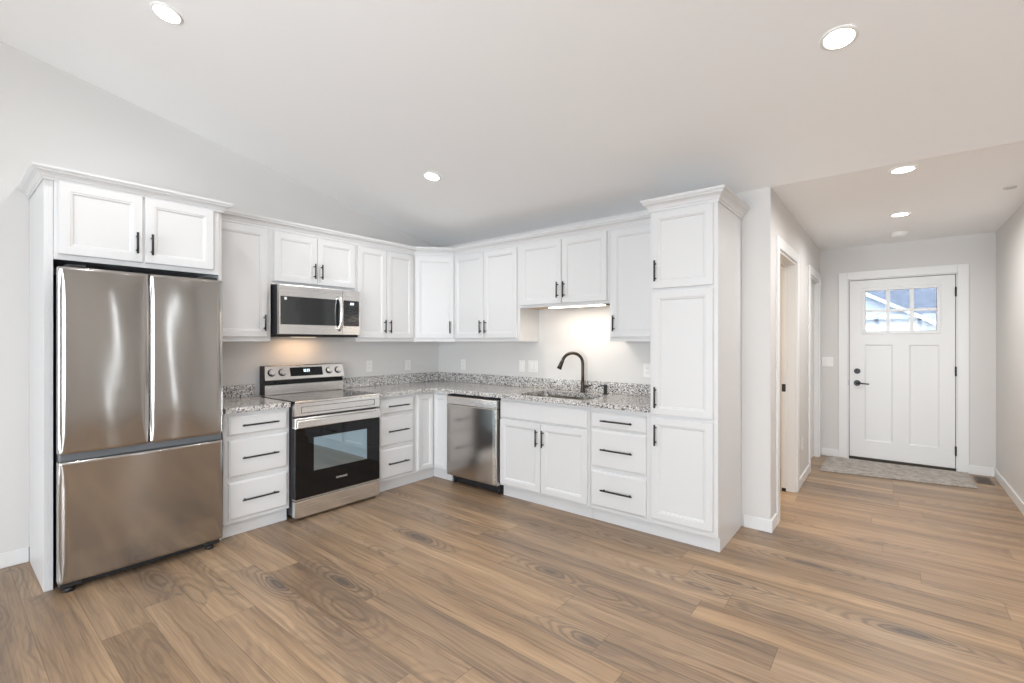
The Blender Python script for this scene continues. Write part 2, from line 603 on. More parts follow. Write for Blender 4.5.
# range wall, gable shaped
bm = new_bm()
pr = [(HX, 0), (XW - WT, 0), (XW - WT, zc(XW)), (XR, zc(XR) + 0.1), (0, CZ + 0.1), (HX, CZ + 0.1)]
a = [bm.verts.new((x, 0.0, z)) for x, z in pr]
b = [bm.verts.new((x, WT, z)) for x, z in pr]
for i in range(6):
    bm.faces.new((a[i], a[(i + 1) % 6], b[(i + 1) % 6], b[i]))
bm.faces.new(a); bm.faces.new(list(reversed(b)))
struct('wall_north', bm, 'wall', 'greige wall behind the range and refrigerator', 'wall')

struct('wall_east', box(0, WT, HY0, 0.0, 0, CZ), 'wall', 'greige wall behind the sink ending at the entry corner', 'wall')
# entry left wall with two door openings
O1, O2, OZ = (0.285, 1.160), (2.06, 2.865), 2.09
bm = new_bm()
for x0, x1, z0, z1 in ((WT, O1[0], 0, CZ), (O1[1], O2[0], 0, CZ), (O2[1], HX, 0, CZ), (*O1, OZ, CZ), (*O2, OZ, CZ)):
    bx(bm, x0, x1, HY0, HY0 + WT, z0, z1)
struct('wall_entry_left', bm, 'wall', 'greige left wall of the entry hall with two doorways', 'wall')
# entry end wall with the front door opening
D0, D1, DZ = -3.797, -4.739, 2.10
bm = new_bm()
for y0, y1, z0, z1 in ((HY0 + WT, D0, 0, CZ), (D1, HY1 - WT, 0, CZ), (D0, D1, DZ, CZ)):
    bx(bm, HX, HX + 0.14, y0, y1, z0, z1)
struct('wall_entry_end', bm, 'wall', 'greige wall around the white front door', 'wall')
struct('wall_entry_right', box(0.0, HX, HY1, HY1 - WT, 0, CZ), 'wall', 'greige right wall of the entry hall', 'wall')
struct('wall_living_east', box(0, WT, HY1 - WT, YS - WT, 0, CZ), 'wall', 'greige living room wall outside the right of the picture', 'wall')

# south wall with a window band, west wall with glazed doors (behind the camera)
bm = new_bm()
W0, W1 = -7.8, -5.5
N0, N1 = -1.62, -1.44
bx(bm, XW, W0, YS, YS - WT, 0, CZ + 1.1); bx(bm, W1, N0, YS, YS - WT, 0, CZ + 0.95); bx(bm, N1, 0, YS, YS - WT, 0, CZ + 0.42)
bx(bm, N0, N1, YS, YS - WT, 0, 0.1); bx(bm, N0, N1, YS, YS - WT, 2.25, CZ + 0.42)
bx(bm, W0, W1, YS, YS - WT, 0, 0.08); bx(bm, W0, W1, YS, YS - WT, 2.5, CZ + 1.1)
struct('wall_south', bm, 'wall', 'greige living room wall behind the camera with a wide window', 'wall')
bm = new_bm()
G0, G1 = -5.8, -1.9
bx(bm, XW, XW - WT, 0, G1, 0, zc(XW)); bx(bm, XW, XW - WT, G0, YS - WT, 0, zc(XW)); bx(bm, XW, XW - WT, G1, G0, 2.25, zc(XW))
struct('wall_west', bm, 'wall', 'greige living room wall behind the camera with glazed patio doors', 'wall')


def window_unit(name, label, along, c, u0, u1, z0, z1, n):
    t = thing(name, label, 'window', kind='structure')
    fr, gl = new_bm(), new_bm()
    def B(bm, a0, a1, zz0, zz1, d0, d1):
        if along == 'x': bx(bm, a0, a1, c + d0, c + d1, zz0, zz1)
        else: bx(bm, c + d0, c + d1, a0, a1, zz0, zz1)
    B(fr, u0, u1, z0, z0 + 0.07, -0.1, 0.01); B(fr, u0, u1, z1 - 0.07, z1, -0.1, 0.01)
    for k in range(n + 1):
        u = u0 + (u1 - u0) * k / n
        B(fr, max(u0, u - 0.05), min(u1, u + 0.05), z0, z1, -0.1, 0.01)
    B(gl, u0 + 0.03, u1 - 0.03, z0 + 0.05, z1 - 0.05, -0.05, -0.045)
    obj('window_frame', fr, 'trim', t)
    obj('window_glass', gl, 'glass', t)


window_unit('window_1', 'wide three part window behind the camera', 'x', YS, W0, W1, 0.08, 2.5, 3)
window_unit('added_window', 'added narrow tall window behind the camera that streaks the refrigerator', 'x', YS, N0, N1, 0.1, 2.25, 1)  # unseen window added for its bright streaks on the refrigerator doors
window_unit('window_2', 'wide glazed patio doors behind the camera', 'y', XW, G0, G1, 0.0, 2.25, 4)

# room behind the first doorway
bm = new_bm()
bx(bm, 2.0, 2.1, HY0 + WT, -1.2, 0, CZ); bx(bm, WT, 2.1, -1.2, -1.1, 0, CZ)
struct('wall_side_room', bm, 'wall', 'walls of the lit side room seen through the first doorway', 'wall')

BBH, BBT = 0.092, 0.014


def baseboard(name, label, *segs):
    bm = new_bm()
    for x0, x1, y0, y1 in segs:
        bx(bm, x0, x1, y0, y1, 0, BBH, 0.004, 1)
    struct(name, bm, 'trim', label, 'baseboard')


baseboard('baseboard_north', 'white baseboard left of the refrigerator enclosure', (XW, -3.414, -BBT, 0))
baseboard('baseboard_east', 'white baseboard wrapping the wall end beside the pantry', (-BBT, 0, -3.348, HY0 - BBT), (0, O1[0] - 0.097, HY0 - BBT, HY0))
baseboard('baseboard_entry_left', 'white baseboard between the two left doorways of the entry', (O1[1] + 0.097, O2[0] - 0.097, HY0 - BBT, HY0))
baseboard('baseboard_entry_end', 'white baseboard either side of the front door', (HX - BBT, HX, HY0, D0 + 0.09 - 0.014), (HX - BBT, HX, D1 - 0.09 + 0.014, HY1))
baseboard('baseboard_entry_right', 'white baseboard along the right wall of the entry', (0, HX - BBT, HY1, HY1 + BBT))
baseboard('baseboard_living', 'white baseboard of the living room behind the camera', (XW, 0, YS, YS + BBT))


def casing(bm, u0, u1, z1, put, cw=0.088, ct=0.016):
    """three casing boards round an opening u0..u1 up to z1; put(u0,u1,z0,z1,ct) adds a box"""
    put(bm, u0 - cw, u0, 0, z1 + cw, ct)
    put(bm, u1, u1 + cw, 0, z1 + cw, ct)
    put(bm, u0, u1, z1, z1 + cw, ct)


def put_y(bm, u0, u1, z0, z1, ct):      # on the entry left wall
    bx(bm, u0, u1, HY0 - ct, HY0, z0, z1, 0.003, 1)


def put_x(bm, u0, u1, z0, z1, ct):      # on the entry end wall
    bx(bm, HX - ct, HX, u0, u1, z0, z1, 0.003, 1)


# --- first doorway on the left of the entry: open, its door swung into the side room
t = thing('door_2', 'open white doorway nearest the pantry leading to a warm lit room', 'door', kind='structure')
bm = new_bm(); casing(bm, O1[0], O1[1], OZ, put_y); obj('door_casing', bm, 'trim', t)
bm = new_bm()
for x0, x1, z0, z1 in ((O1[0], O1[0] + 0.018, 0, OZ), (O1[1] - 0.018, O1[1], 0, OZ), (O1[0] + 0.018, O1[1] - 0.018, OZ - 0.018, OZ)):
    bx(bm, x0, x1, HY0, HY0 + WT, z0, z1)
for x0, x1, z0, z1 in ((O1[0] + 0.018, O1[0] + 0.03, 0, OZ - 0.018), (O1[1] - 0.03, O1[1] - 0.018, 0, OZ - 0.018), (O1[0] + 0.03, O1[1] - 0.03, OZ - 0.03, OZ - 0.018)):
    bx(bm, x0, x1, HY0 + 0.075, HY0 + 0.11, z0, z1)
obj('door_jamb', bm, 'trim', t)
obj('strike_plate', box(O1[1] - 0.0345, O1[1] - 0.0305, HY0 + 0.078, HY0 + 0.108, 0.915, 0.985, 0.003, 1), 'black', t)
hb = new_bm()
bx(hb, O1[1] - 0.0345, O1[1] - 0.0305, HY0 + 0.076, HY0 + 0.11, 0.0, 0.03)
obj('jamb_guide', hb, 'black', t)
db = rings_rect(new_bm(), 0.0, 0.79, 0.012, 2.055, [(0, 0.0), (0, -0.035), (0.11, -0.035), (0.118, -0.027), (0.14, -0.027)])
obj('door_slab', db, 'doorwhite', t, (O1[0] + 0.01, HY0 + WT + 0.02, 0), (0, 0, PI / 2 + 0.06))

# --- second doorway: a closed white door set back in its frame
t = thing('door_3', 'closed white door at the far end of the entry left wall', 'door', kind='structure')
bm = new_bm(); casing(bm, O2[0], O2[1], OZ, put_y); obj('door_casing', bm, 'trim', t)
bm = new_bm()
for x0, x1, z0, z1 in ((O2[0], O2[0] + 0.018, 0, OZ), (O2[1] - 0.018, O2[1], 0, OZ), (O2[0] + 0.018, O2[1] - 0.018, OZ - 0.018, OZ)):
    bx(bm, x0, x1, HY0, HY0 + WT, z0, z1)
obj('door_jamb', bm, 'trim', t)
db = rings_rect(new_bm(), O2[0] + 0.021, O2[1] - 0.021, 0.012, OZ - 0.021, [(0, 0.0), (0, -0.035), (0.11, -0.035), (0.118, -0.027), (0.14, -0.027)])
obj('door_slab', db, 'doorwhite', t, (0, HY0 + 0.085, 0))
bm = new_bm()
cyl(bm, (O2[0] + 0.085, HY0 + 0.05, 0.93), (O2[0] + 0.085, HY0 + 0.02, 0.93), 0.012)
cyl(bm, (O2[0] + 0.085, HY0 + 0.045, 0.93), (O2[0] + 0.085, HY0 + 0.038, 0.93), 0.03)
cyl(bm, (O2[0] + 0.085, HY0 + 0.02, 0.93), (O2[0] + 0.085, HY0 - 0.004, 0.93), 0.026, 0.022)
obj('knob', bm, 'black', t)

# --- front door with six lights over two panels
t = thing('door_1', 'white front door with six small window panes and black lever', 'door', kind='structure')
bm = new_bm(); casing(bm, D1, D0, DZ, put_x); obj('door_casing', bm, 'trim', t)
bm = new_bm()
for y0, y1, z0, z1 in ((D0 - 0.010, D0, 0, DZ), (D1, D1 + 0.010, 0, DZ), (D1 + 0.010, D0 - 0.010, DZ - 0.010, DZ)):
    bx(bm, HX + 0.0, HX + 0.14, y0, y1, z0, z1)
obj('door_frame', bm, 'trim', t)
obj('threshold', box(HX - 0.002, HX + 0.14, D1 + 0.010, D0 - 0.010, 0, 0.0345, 0.004, 1), 'bronze', t)
# slab in local coords: x to the right (= -Y), y into the wall (= +X)
dw_ = (D0 - D1) - 0.034
wx0, wx1, wz0, wz1 = 0.150, 0.762, 1.495, 1.955
bm = new_bm()
z0, z1 = 0.036, DZ - 0.017
# stiles, rails (leaving the window hole and two panel recesses)
px = [(0.140, 0.395), (0.535, 0.785)]
pz0, pz1 = 0.23, 1.340
fy, by = 0.0, 0.044
bx(bm, 0, 0.140, fy, by, z0, z1); bx(bm, 0.785, dw_, fy, by, z0, z1)
bx(bm, 0.140, 0.785, fy, by, z0, pz0); bx(bm, 0.395, 0.535, fy, by, pz0, pz1); bx(bm, 0.140, 0.785, fy, by, pz1, wz0 - 0.02)
bx(bm, 0.140, wx0, fy, by, wz0 - 0.02, z1); bx(bm, wx1, 0.785, fy, by, wz0 - 0.02, z1); bx(bm, wx0, wx1, fy, by, wz1 + 0.02, z1)
for a0, a1 in px:
    # sloped moulding down to a flat recessed panel
    lo = [bm.verts.new(c) for c in ((a0, fy, pz0), (a1, fy, pz0), (a1, fy, pz1), (a0, fy, pz1))]
    li = [bm.verts.new(c) for c in ((a0 + .014, fy + .009, pz0 + .014), (a1 - .014, fy + .009, pz0 + .014), (a1 - .014, fy + .009, pz1 - .014), (a0 + .014, fy + .009, pz1 - .014))]
    for k in range(4): bm.faces.new((lo[k], lo[(k + 1) % 4], li[(k + 1) % 4], li[k]))
    bm.faces.new(li)
    bx(bm, a0, a1, fy + 0.02, by, pz0, pz1)
dws = new_bm()
for y0_, y1_, z0_, z1_ in ((D0 - 0.028, D0 - 0.0105, 0.027, DZ - 0.0105), (D1 + 0.0105, D1 + 0.028, 0.027, DZ - 0.0105), (D1 + 0.028, D0 - 0.028, DZ - 0.030, DZ - 0.0105)):
    bx(dws, HX + 0.049, HX + 0.07, y0_, y1_, z0_, z1_)
obj('gap_shade_strip', dws, 'blackplastic', t)  # black strip puts the shade of the slab gap into colour
dpos, drot = (HX + 0.004, D0 - 0.017, 0), (0, 0, -PI / 2)
slab = obj('door_slab', bm, 'doorwhite', t, dpos, drot)
bm = new_bm()
# raised window frame with muntins
for a0, a1, c0, c1 in ((wx0 - 0.035, wx1 + 0.035, wz0 - 0.035, wz0), (wx0 - 0.035, wx1 + 0.035, wz1, wz1 + 0.035), (wx0 - 0.035, wx0, wz0, wz1), (wx1, wx1 + 0.035, wz0, wz1)):
    bx(bm, a0, a1, -0.012, by + 0.008, c0, c1, 0.004, 1)
for k in (1, 2):
    xm = wx0 + (wx1 - wx0) * k / 3
    bx(bm, xm - 0.017, xm + 0.017, -0.004, 0.03, wz0, wz1)
zm = wz0 + (wz1 - wz0) * 0.5
bx(bm, wx0, wx1, -0.003, 0.029, zm - 0.014, zm + 0.014)
wf = obj('window_frame', bm, 'doorwhite', t, dpos, drot)
obj('window_glass', box(wx0, wx1, 0.032, 0.037, wz0, wz1), 'doorglass', t, dpos, drot)
hx_ = 0.073
bm = new_bm()
cyl(bm, (hx_, 0.0, 1.030), (hx_, -0.018, 1.030), 0.032, 0.029, 24); cyl(bm, (hx_, -0.018, 1.030), (hx_, -0.024, 1.030), 0.020, 0.018, 20)
bx(bm, hx_ - 0.004, hx_ + 0.004, -0.042, -0.022, 1.012, 1.048, 0.002, 1)
obj('deadbolt', bm, 'black', t, dpos, drot)
bm = new_bm()
cyl(bm, (hx_, 0.0, 0.892), (hx_, -0.014, 0.892), 0.034, 0.031, 24); cyl(bm, (hx_, -0.014, 0.892), (hx_, -0.05, 0.892), 0.011, 0.011, 16)
tube(bm, [(hx_ - 0.006, -0.05, 0.892), (hx_ + 0.03, -0.052, 0.892), (hx_ + 0.075, -0.050, 0.889), (hx_ + 0.112, -0.045, 0.886)], [0.010, 0.009, 0.008, 0.007])
obj('lever_handle', bm, 'black', t, dpos, drot)
for zc_ in (1.90, 1.06, 0.22):
    bm = new_bm()
    cyl(bm, (dw_ + 0.003, -0.008, zc_ - 0.05), (dw_ + 0.003, -0.008, zc_ + 0.05), 0.007, seg=10)
    bx(bm, dw_ - 0.004, dw_ + 0.012, -0.004, 0.0, zc_ - 0.048, zc_ + 0.048)
    obj('hinge', bm, 'black', t, dpos, drot)
obj('latch_plate', box(-0.012, -0.003, -0.002, 0.02, 0.862, 0.925), 'black', t, dpos, drot)


# ------------------------------------------------------------------ cabinets
# local frame of every cabinet: x to the right as one faces it, y into the wall, front of the face frame at y=0
RW, SW = 0.0, -PI / 2      # range wall, sink wall


def fronts(t, items):
    for it in items:
        kind, x0, x1, z0, z1 = it[:5]
        if kind == 'door':
            d = obj('door', shaker(x0, x1, z0, z1), 'cab', t)
        elif kind == 'slab_door':
            d = obj('door', slabfront(x0, x1, z0, z1), 'cab', t)
        elif kind == 'false':
            d = obj('false_front', slabfront(x0, x1, z0, z1), 'cab', t)
        else:
            d = obj('drawer', slabfront(x0, x1, z0, z1), 'cab', t)
        if len(it) > 5 and it[5]:
            side, where, ln = it[5]
            if kind == 'drawer':
                obj('handle', pull((x0 + x1) / 2, (z0 + z1) / 2, ln, False), 'black', d)
            else:
                hx = x1 - 0.030 if side == 'r' else x0 + 0.030
                hz = z0 + 0.047 + ln / 2 if where == 'b' else z1 - 0.047 - ln / 2
                if isinstance(where, float): hz = where
                obj('handle', pull(hx, hz, ln, True), 'black', d)


def carcass(w, d, z0, z1, top=True, front=True, underside=None):
    bm = new_bm()
    s = 0.016
    bx(bm, 0, s, 0.019, d, z0, z1); bx(bm, w - s, w, 0.019, d, z0, z1)
    bx(bm, s, w - s, d - 0.008, d, z0, z1)
    bx(bm, s, w - s, 0.019, d - 0.008, z0 + 0.012, z0 + 0.028)
    if top: bx(bm, s, w - s, 0.019, d - 0.008, z1 - s, z1)
    bx(bm, 0, w, 0, 0.019, z0, z1, 0.0012, 1)
    return bm


TOE = 0.042


def base_cab(name, label, x, y, rot, w, items, d=0.606, top=True, group='white base cabinets'):
    t = thing(name, label, 'cabinet', (x, y, 0), rot, group)
    obj('carcass', carcass(w, d, 0.10, 0.876, top), 'cab', t)
    obj('toe_kick', box(0, w, TOE, TOE + 0.018, 0, 0.10), 'cab', t)
    fronts(t, items)
    return t


def wall_cab(name, label, x, y, rot, w, z0, items, d=0.302, z1=2.286, group='white wall cabinets'):
    t = thing(name, label, 'cabinet', (x, y, z0), rot, group)
    bmc = carcass(w, d, 0, z1 - z0)
    obj('carcass', bmc, 'cab', t)
    fronts(t, [(k[0], k[1], k[2], k[3] - z0, k[4] - z0) + ((k[5][0], k[5][1] - z0 if isinstance(k[5][1], float) else k[5][1], k[5][2]),) if len(k) > 5 and k[5] else k[:3] + (k[3] - z0, k[4] - z0) for k in items])
    return t


FY, FX = -0.608, -0.608      # face-frame planes of base cabinets on the range and sink walls
UY, UX = -0.305, -0.305      # the same for wall cabinets
HD, HV, HW = 0.25, 0.14, 0.128

DZS = [(0.716, 0.850), (0.424, 0.684), (0.128, 0.388)]
# left of the range
x0 = -2.531
base_cab('drawer_cabinet', 'white three drawer base cabinet between refrigerator and range', x0, FY, RW, 0.458,
         [('drawer', -2.502 - x0, -2.092 - x0, a, b, ('c', 'c', HD)) for a, b in DZS])
# right of the range
x0 = -1.274
base_cab('drawer_cabinet', 'narrow white three drawer base cabinet just right of the range', x0, FY, RW, 0.419,
         [('drawer', -1.260 - x0, -0.884 - x0, a, b, ('c', 'c', 0.23)) for a, b in DZS])
# corner cabinet with folding corner door
t = thing('corner_cabinet', 'white corner base cabinet with folding corner door under the granite corner', 'cabinet', (0, 0, 0), 0, 'white base cabinets')
bm = new_bm()
CX0, CY0 = -0.854, -0.832
bx(bm, CX0, CX0 + 0.016, FY + 0.019, -0.004, 0.10, 0.876)
bx(bm, FX + 0.019, -0.004, CY0, CY0 + 0.016, 0.10, 0.876)
bx(bm, CX0 + 0.016, -0.004, -0.012, -0.004, 0.10, 0.876)
bx(bm, -0.012, -0.004, CY0 + 0.016, -0.012, 0.10, 0.876)
bx(bm, CX0, FX, FY, FY + 0.019, 0.10, 0.876)
bx(bm, FX, FX + 0.019, CY0, FY + 0.019, 0.10, 0.876)
bx(bm, CX0 + 0.016, -0.012, FY + 0.019, -0.012, 0.112, 0.128)
obj('carcass', bm, 'cab', t)
bm = new_bm()
bx(bm, CX0, FX + TOE + 0.018, FY + TOE, FY + TOE + 0.018, 0, 0.10); bx(bm, FX + TOE, FX + TOE + 0.018, CY0, FY + TOE, 0, 0.10)
obj('toe_kick', bm, 'cab', t)
d1 = obj('door', shaker(0.0, 0.196, 0.116, 0.850, rail=0.045), 'cab', t, (-0.826, FY, 0))
d2 = obj('door', shaker(0.0, 0.186, 0.116, 0.850, rail=0.045), 'cab', t, (FX, FY - 0.022, 0), (0, 0, SW))
# sink cabinet, drawers, pantry: x along the sink wall is -y
y0 = -1.491
base_cab('sink_cabinet', 'white sink base cabinet with blank false front and two doors', FX, y0, SW, 0.904,
         [('false', 0.006, 0.888, 0.702, 0.850),
          ('door', 0.006, 0.445, 0.118, 0.690, ('r', 't', HV)), ('door', 0.449, 0.888, 0.118, 0.690, ('l', 't', HV))], top=False)
y0 = -2.398
base_cab('drawer_cabinet', 'white three drawer base cabinet between sink cabinet and tall pantry', FX, y0, SW, 0.4775,
         [('drawer', 0.012, 0.452, a, b, ('c', 'c', HD)) for a, b in ((0.722, 0.840), (0.426, 0.706), (0.128, 0.396))])
PY0, PY1 = -2.876, -3.330
t = thing('pantry_cabinet', 'tall white pantry cabinet with three stacked doors', 'cabinet', (FX, PY0, 0), SW, 'white base cabinets')
pw_ = PY0 - PY1
bm = carcass(pw_, 0.606, 0.10, 2.286)
bx(bm, pw_ - 0.016, pw_, TOE, 0.606, 0.0, 0.10)
obj('carcass', bm, 'cab', t)
obj('toe_kick', box(0, pw_ - 0.017, TOE, TOE + 0.018, 0, 0.10), 'cab', t)
fronts(t, [('door', 0.018, 0.427, 0.140, 0.846, ('l', 't', 0.145)), ('door', 0.018, 0.427, 0.868, 1.722, ('l', 'b', 0.145)),
           ('door', 0.018, 0.427, 1.744, 2.272, ('l', 'b', 0.145))])

# wall cabinets
x0 = -2.531
wall_cab('upper_cabinet', 'single door white wall cabinet between refrigerator enclosure and microwave', x0, UY, RW, 0.454, 1.375,
         [('door', 0.028, 0.424, 1.412, 2.268, ('r', 'b', HW))])
x0 = -2.076
wall_cab('upper_cabinet', 'short two door white wall cabinet above the microwave', x0, UY, RW, 0.775, 1.840,
         [('door', 0.020, 0.384, 1.866, 2.268, ('r', 'b', HW)), ('door', 0.389, 0.752, 1.866, 2.268, ('l', 'b', HW))])
x0 = -1.300
wall_cab('upper_cabinet', 'two door white wall cabinet between microwave and corner wall cabinet', x0, UY, RW, 0.686, 1.375,
         [('door', 0.008, 0.330, 1.410, 2.268, ('r', 'b', HW)), ('door', 0.335, 0.664, 1.410, 2.268, ('l', 'b', HW))])
# diagonal corner
t = thing('corner_upper_cabinet', 'white single door wall cabinet set diagonally across the corner', 'cabinet', (0, 0, 1.375), 0, 'white wall cabinets')
bm = new_bm()
plan = [(-0.613, -0.003), (-0.613, UY), (UX, -0.598), (-0.003, -0.598), (-0.003, -0.003)]
a = [bm.verts.new((x, y, 0)) for x, y in plan]; b = [bm.verts.new((x, y, 0.911)) for x, y in plan]
for i in range(5): bm.faces.new((a[i], a[(i + 1) % 5], b[(i + 1) % 5], b[i]))
bm.faces.new(a); bm.faces.new(list(reversed(b)))
obj('carcass', bm, 'cab', t)
dg = math.hypot(0.308, 0.293)
d = obj('door', shaker(0.012, dg - 0.012, 0.037, 0.893), 'cab', t, (-0.613, UY, 0), (0, 0, -math.atan2(0.293, 0.308)))
obj('handle', pull(dg - 0.012 - 0.042, 0.037 + 0.047 + HW / 2, HW, True), 'black', d)
y0 = -0.599
wall_cab('upper_cabinet', 'two door white wall cabinet between corner wall cabinet and sink opening', UX, y0, SW, 0.874, 1.375,
         [('door', 0.006, 0.424, 1.410, 2.268, ('r', 'b', HW)), ('door', 0.429, 0.846, 1.410, 2.268, ('l', 'b', HW))])
y0 = -1.473
t = wall_cab('upper_cabinet', 'short two door white wall cabinet above the sink and light bar', UX, y0, SW, 0.930, 1.688,
             [('door', 0.016, 0.470, 1.712, 2.276, ('r', 'b', HW + 0.012)), ('door', 0.476, 0.913, 1.712, 2.276, ('l', 'b', HW + 0.012))])
obj('bottom_panel', box(0.017, 0.913, 0.02, 0.293, 0.004, 0.0115), 'maple', t)['label'] = 'unpainted maple underside'
y0 = -2.404
wall_cab('upper_cabinet', 'single door white wall cabinet between sink opening and tall pantry', UX, y0, SW, 0.468, 1.375,
         [('door', 0.020, 0.442, 1.410, 2.276, ('l', 'b', HW))])

# refrigerator enclosure: two tall end panels and the cabinet over it
EY = -0.585
bm = new_bm()
bx(bm, -3.412, -3.394, EY, -0.003, 0, 2.286, 0.001, 1); bx(bm, -3.394, -3.374, EY, EY + 0.019, 0, 2.286, 0.001, 1)
tag(obj('end_panel', bm, 'cab'), 'tall white end panel on the left side of the refrigerator', 'panel')
tag(obj('end_panel', box(-2.551, -2.533, EY, -0.003, 0, 2.286, 0.001, 1), 'cab'), 'tall white end panel between refrigerator and drawer cabinet', 'panel')
x0 = -3.373
t = thing('upper_cabinet', 'deep two door white cabinet above the refrigerator', 'cabinet', (x0, -0.598, 1.832), 0, 'white wall cabinets')
bm = carcass(0.820, 0.594, 0, 2.286 - 1.832)
obj('carcass', bm, 'cab', t)
fronts(t, [('door', 0.018, 0.392, 0.030, 0.432, ('r', 'b', HW)), ('door', 0.406, 0.782, 0.030, 0.432, ('l', 'b', HW))])

# crown mouldings
CP = [(0.0, 0.0), (0.007, 0.0), (0.007, 0.016), (0.013, 0.019), (0.017, 0.030), (0.027, 0.042), (0.041, 0.050), (0.047, 0.052), (0.047, 0.059),
      (0.055, 0.064), (0.060, 0.072), (0.060, 0.084), (0.0, 0.084)]
c_u = [(o * 0.85, z * 0.95) for o, z in CP]


def crown(path, z, label, prof=CP):
    bm = sweep(new_bm(), path, [(o + 0.001, zz + z) for o, zz in prof])
    tag(obj('crown_molding', bm, 'cab'), label, 'molding', 'crown mouldings on the cabinets')


e = 0.022
crown([(-3.412, -0.004), (-3.412, -0.600), (-2.532, -0.600), (-2.532, -0.375)], 2.264, 'white crown moulding topping the refrigerator enclosure', [(o * 0.85, z * 0.80) for o, z in CP])
crown([(-2.528, UY), (-0.613 - 0.0, UY), (UX, -0.598), (UX, PY0 + 0.0)], 2.281, 'long white crown moulding bending round the corner wall cabinets', c_u)
crown([(-0.375, PY0), (FX, PY0), (FX, PY1), (-0.004, PY1)], 2.281, 'white crown moulding topping the tall pantry', [(o * 0.86, z) for o, z in CP])

# ------------------------------------------------------------------ worktops
CT0, CT1, CD = 0.8765, 0.914, 0.648
tag(obj('countertop', box(-2.530, -2.080, -CD, -0.003, CT0, CT1, 0.004, 2), 'granite'), 'short granite worktop between refrigerator and range', 'countertop', 'granite worktops')
# the L-shaped top, one outline with a hole for the sink bowl
SKX0, SKX1, SKY0, SKY1 = -0.580, -0.150, -1.640, -2.335


def slab_poly(outline, hole, z0, z1):
    bm = new_bm()
    def ring(pts, z): return [bm.verts.new((x, y, z)) for x, y in pts]
    es = []
    for z in (z0, z1):
        ro, rh = ring(outline, z), ring(hole, z)
        ed = []
        for r in (ro, rh):
            for i in range(len(r)): ed.append(bm.edges.new((r[i], r[(i + 1) % len(r)])))
        bmesh.ops.triangle_fill(bm, use_beauty=True, use_dissolve=True, edges=ed)
        es.append((ro, rh))
    for k in (0, 1):
        a, b = es[0][k], es[1][k]
        for i in range(len(a)): bm.faces.new((a[i], a[(i + 1) % len(a)], b[(i + 1) % len(b)], b[i]))
    return bm


def rrect(x0, x1, y0, y1, r, n=5):
    pts = []
    for cx, cy, a0 in ((x1 - r, y1 - r, 0), (x0 + r, y1 - r, 90), (x0 + r, y0 + r, 180), (x1 - r, y0 + r, 270)):
        for k in range(n + 1):
            a = math.radians(a0 + 90 * k / n)
            pts.append((cx + r * math.cos(a), cy + r * math.sin(a)))
    return pts


outl = [(-1.297, -0.003), (-1.297, -CD), (-CD, -CD), (-CD, PY0 + 0.002), (-0.003, PY0 + 0.002), (-0.003, -0.003)]
tag(obj('countertop', slab_poly(outl, rrect(SKX0, SKX1, SKY1, SKY0, 0.06), CT0, CT1), 'granite'), 'long L-shaped granite worktop holding the sink', 'countertop', 'granite worktops')
tag(obj('backsplash', box(-2.530, -2.080, -0.022, -0.002, CT1 + 0.0005, 1.016, 0.002, 1), 'granite'), 'short granite upstand between refrigerator and range', 'backsplash', 'granite upstands')
tag(obj('backsplash', box(-1.297, -0.0225, -0.022, -0.002, CT1 + 0.0005, 1.016, 0.002, 1), 'granite'), 'granite upstand on the range wall between range and corner', 'backsplash', 'granite upstands')
tag(obj('backsplash', box(-0.022, -0.002, -0.002, PY0 + 0.002, CT1 + 0.0005, 1.016, 0.002, 1), 'granite'), 'long granite upstand behind the sink', 'backsplash', 'granite upstands')

# sink: two steel bowls under the worktop
t = thing('kitchen_sink', 'stainless double bowl sink sunk into the granite worktop', 'sink', (0, 0, CT0))
ymid = -2.03
for i, (ya, yb) in enumerate(((ymid + 0.012, SKY0 + 0.006), (SKY1 - 0.006, ymid - 0.012))):
    bm = new_bm()
    o = rrect(SKX0 - 0.006, SKX1 + 0.006, ya, yb, 0.06, 6)
    i2 = rrect(SKX0 + 0.012, SKX1 - 0.012, ya + 0.018, yb - 0.018, 0.05, 6)
    i3 = rrect(SKX0 + 0.05, SKX1 - 0.05, ya + 0.055, yb - 0.055, 0.03, 6)
    L = [[bm.verts.new((x, y, z)) for x, y in pts] for pts, z in ((o, -0.001), (i2, -0.165), (i3, -0.19))]
    for a, b in zip(L[:-1], L[1:]):
        for k in range(len(a)):
            f = bm.faces.new((a[k], a[(k + 1) % len(a)], b[(k + 1) % len(b)], b[k])); f.smooth = True
    bm.faces.new(L[-1])
    bw = obj('bowl', bm, 'steel_sink', t)
    dm = new_bm()
    lathe(dm, [(0.045, 0.001), (0.042, 0.004), (0.03, 0.002), (0.028, 0.0015)], ((SKX0 + SKX1) / 2, (ya + yb) / 2, -0.19), 20)
    obj('drain', dm, 'steel', bw)
obj('divider', box(SKX0, SKX1, ymid - 0.013, ymid + 0.013, -0.035, -0.004, 0.004, 1), 'steel_sink', t)

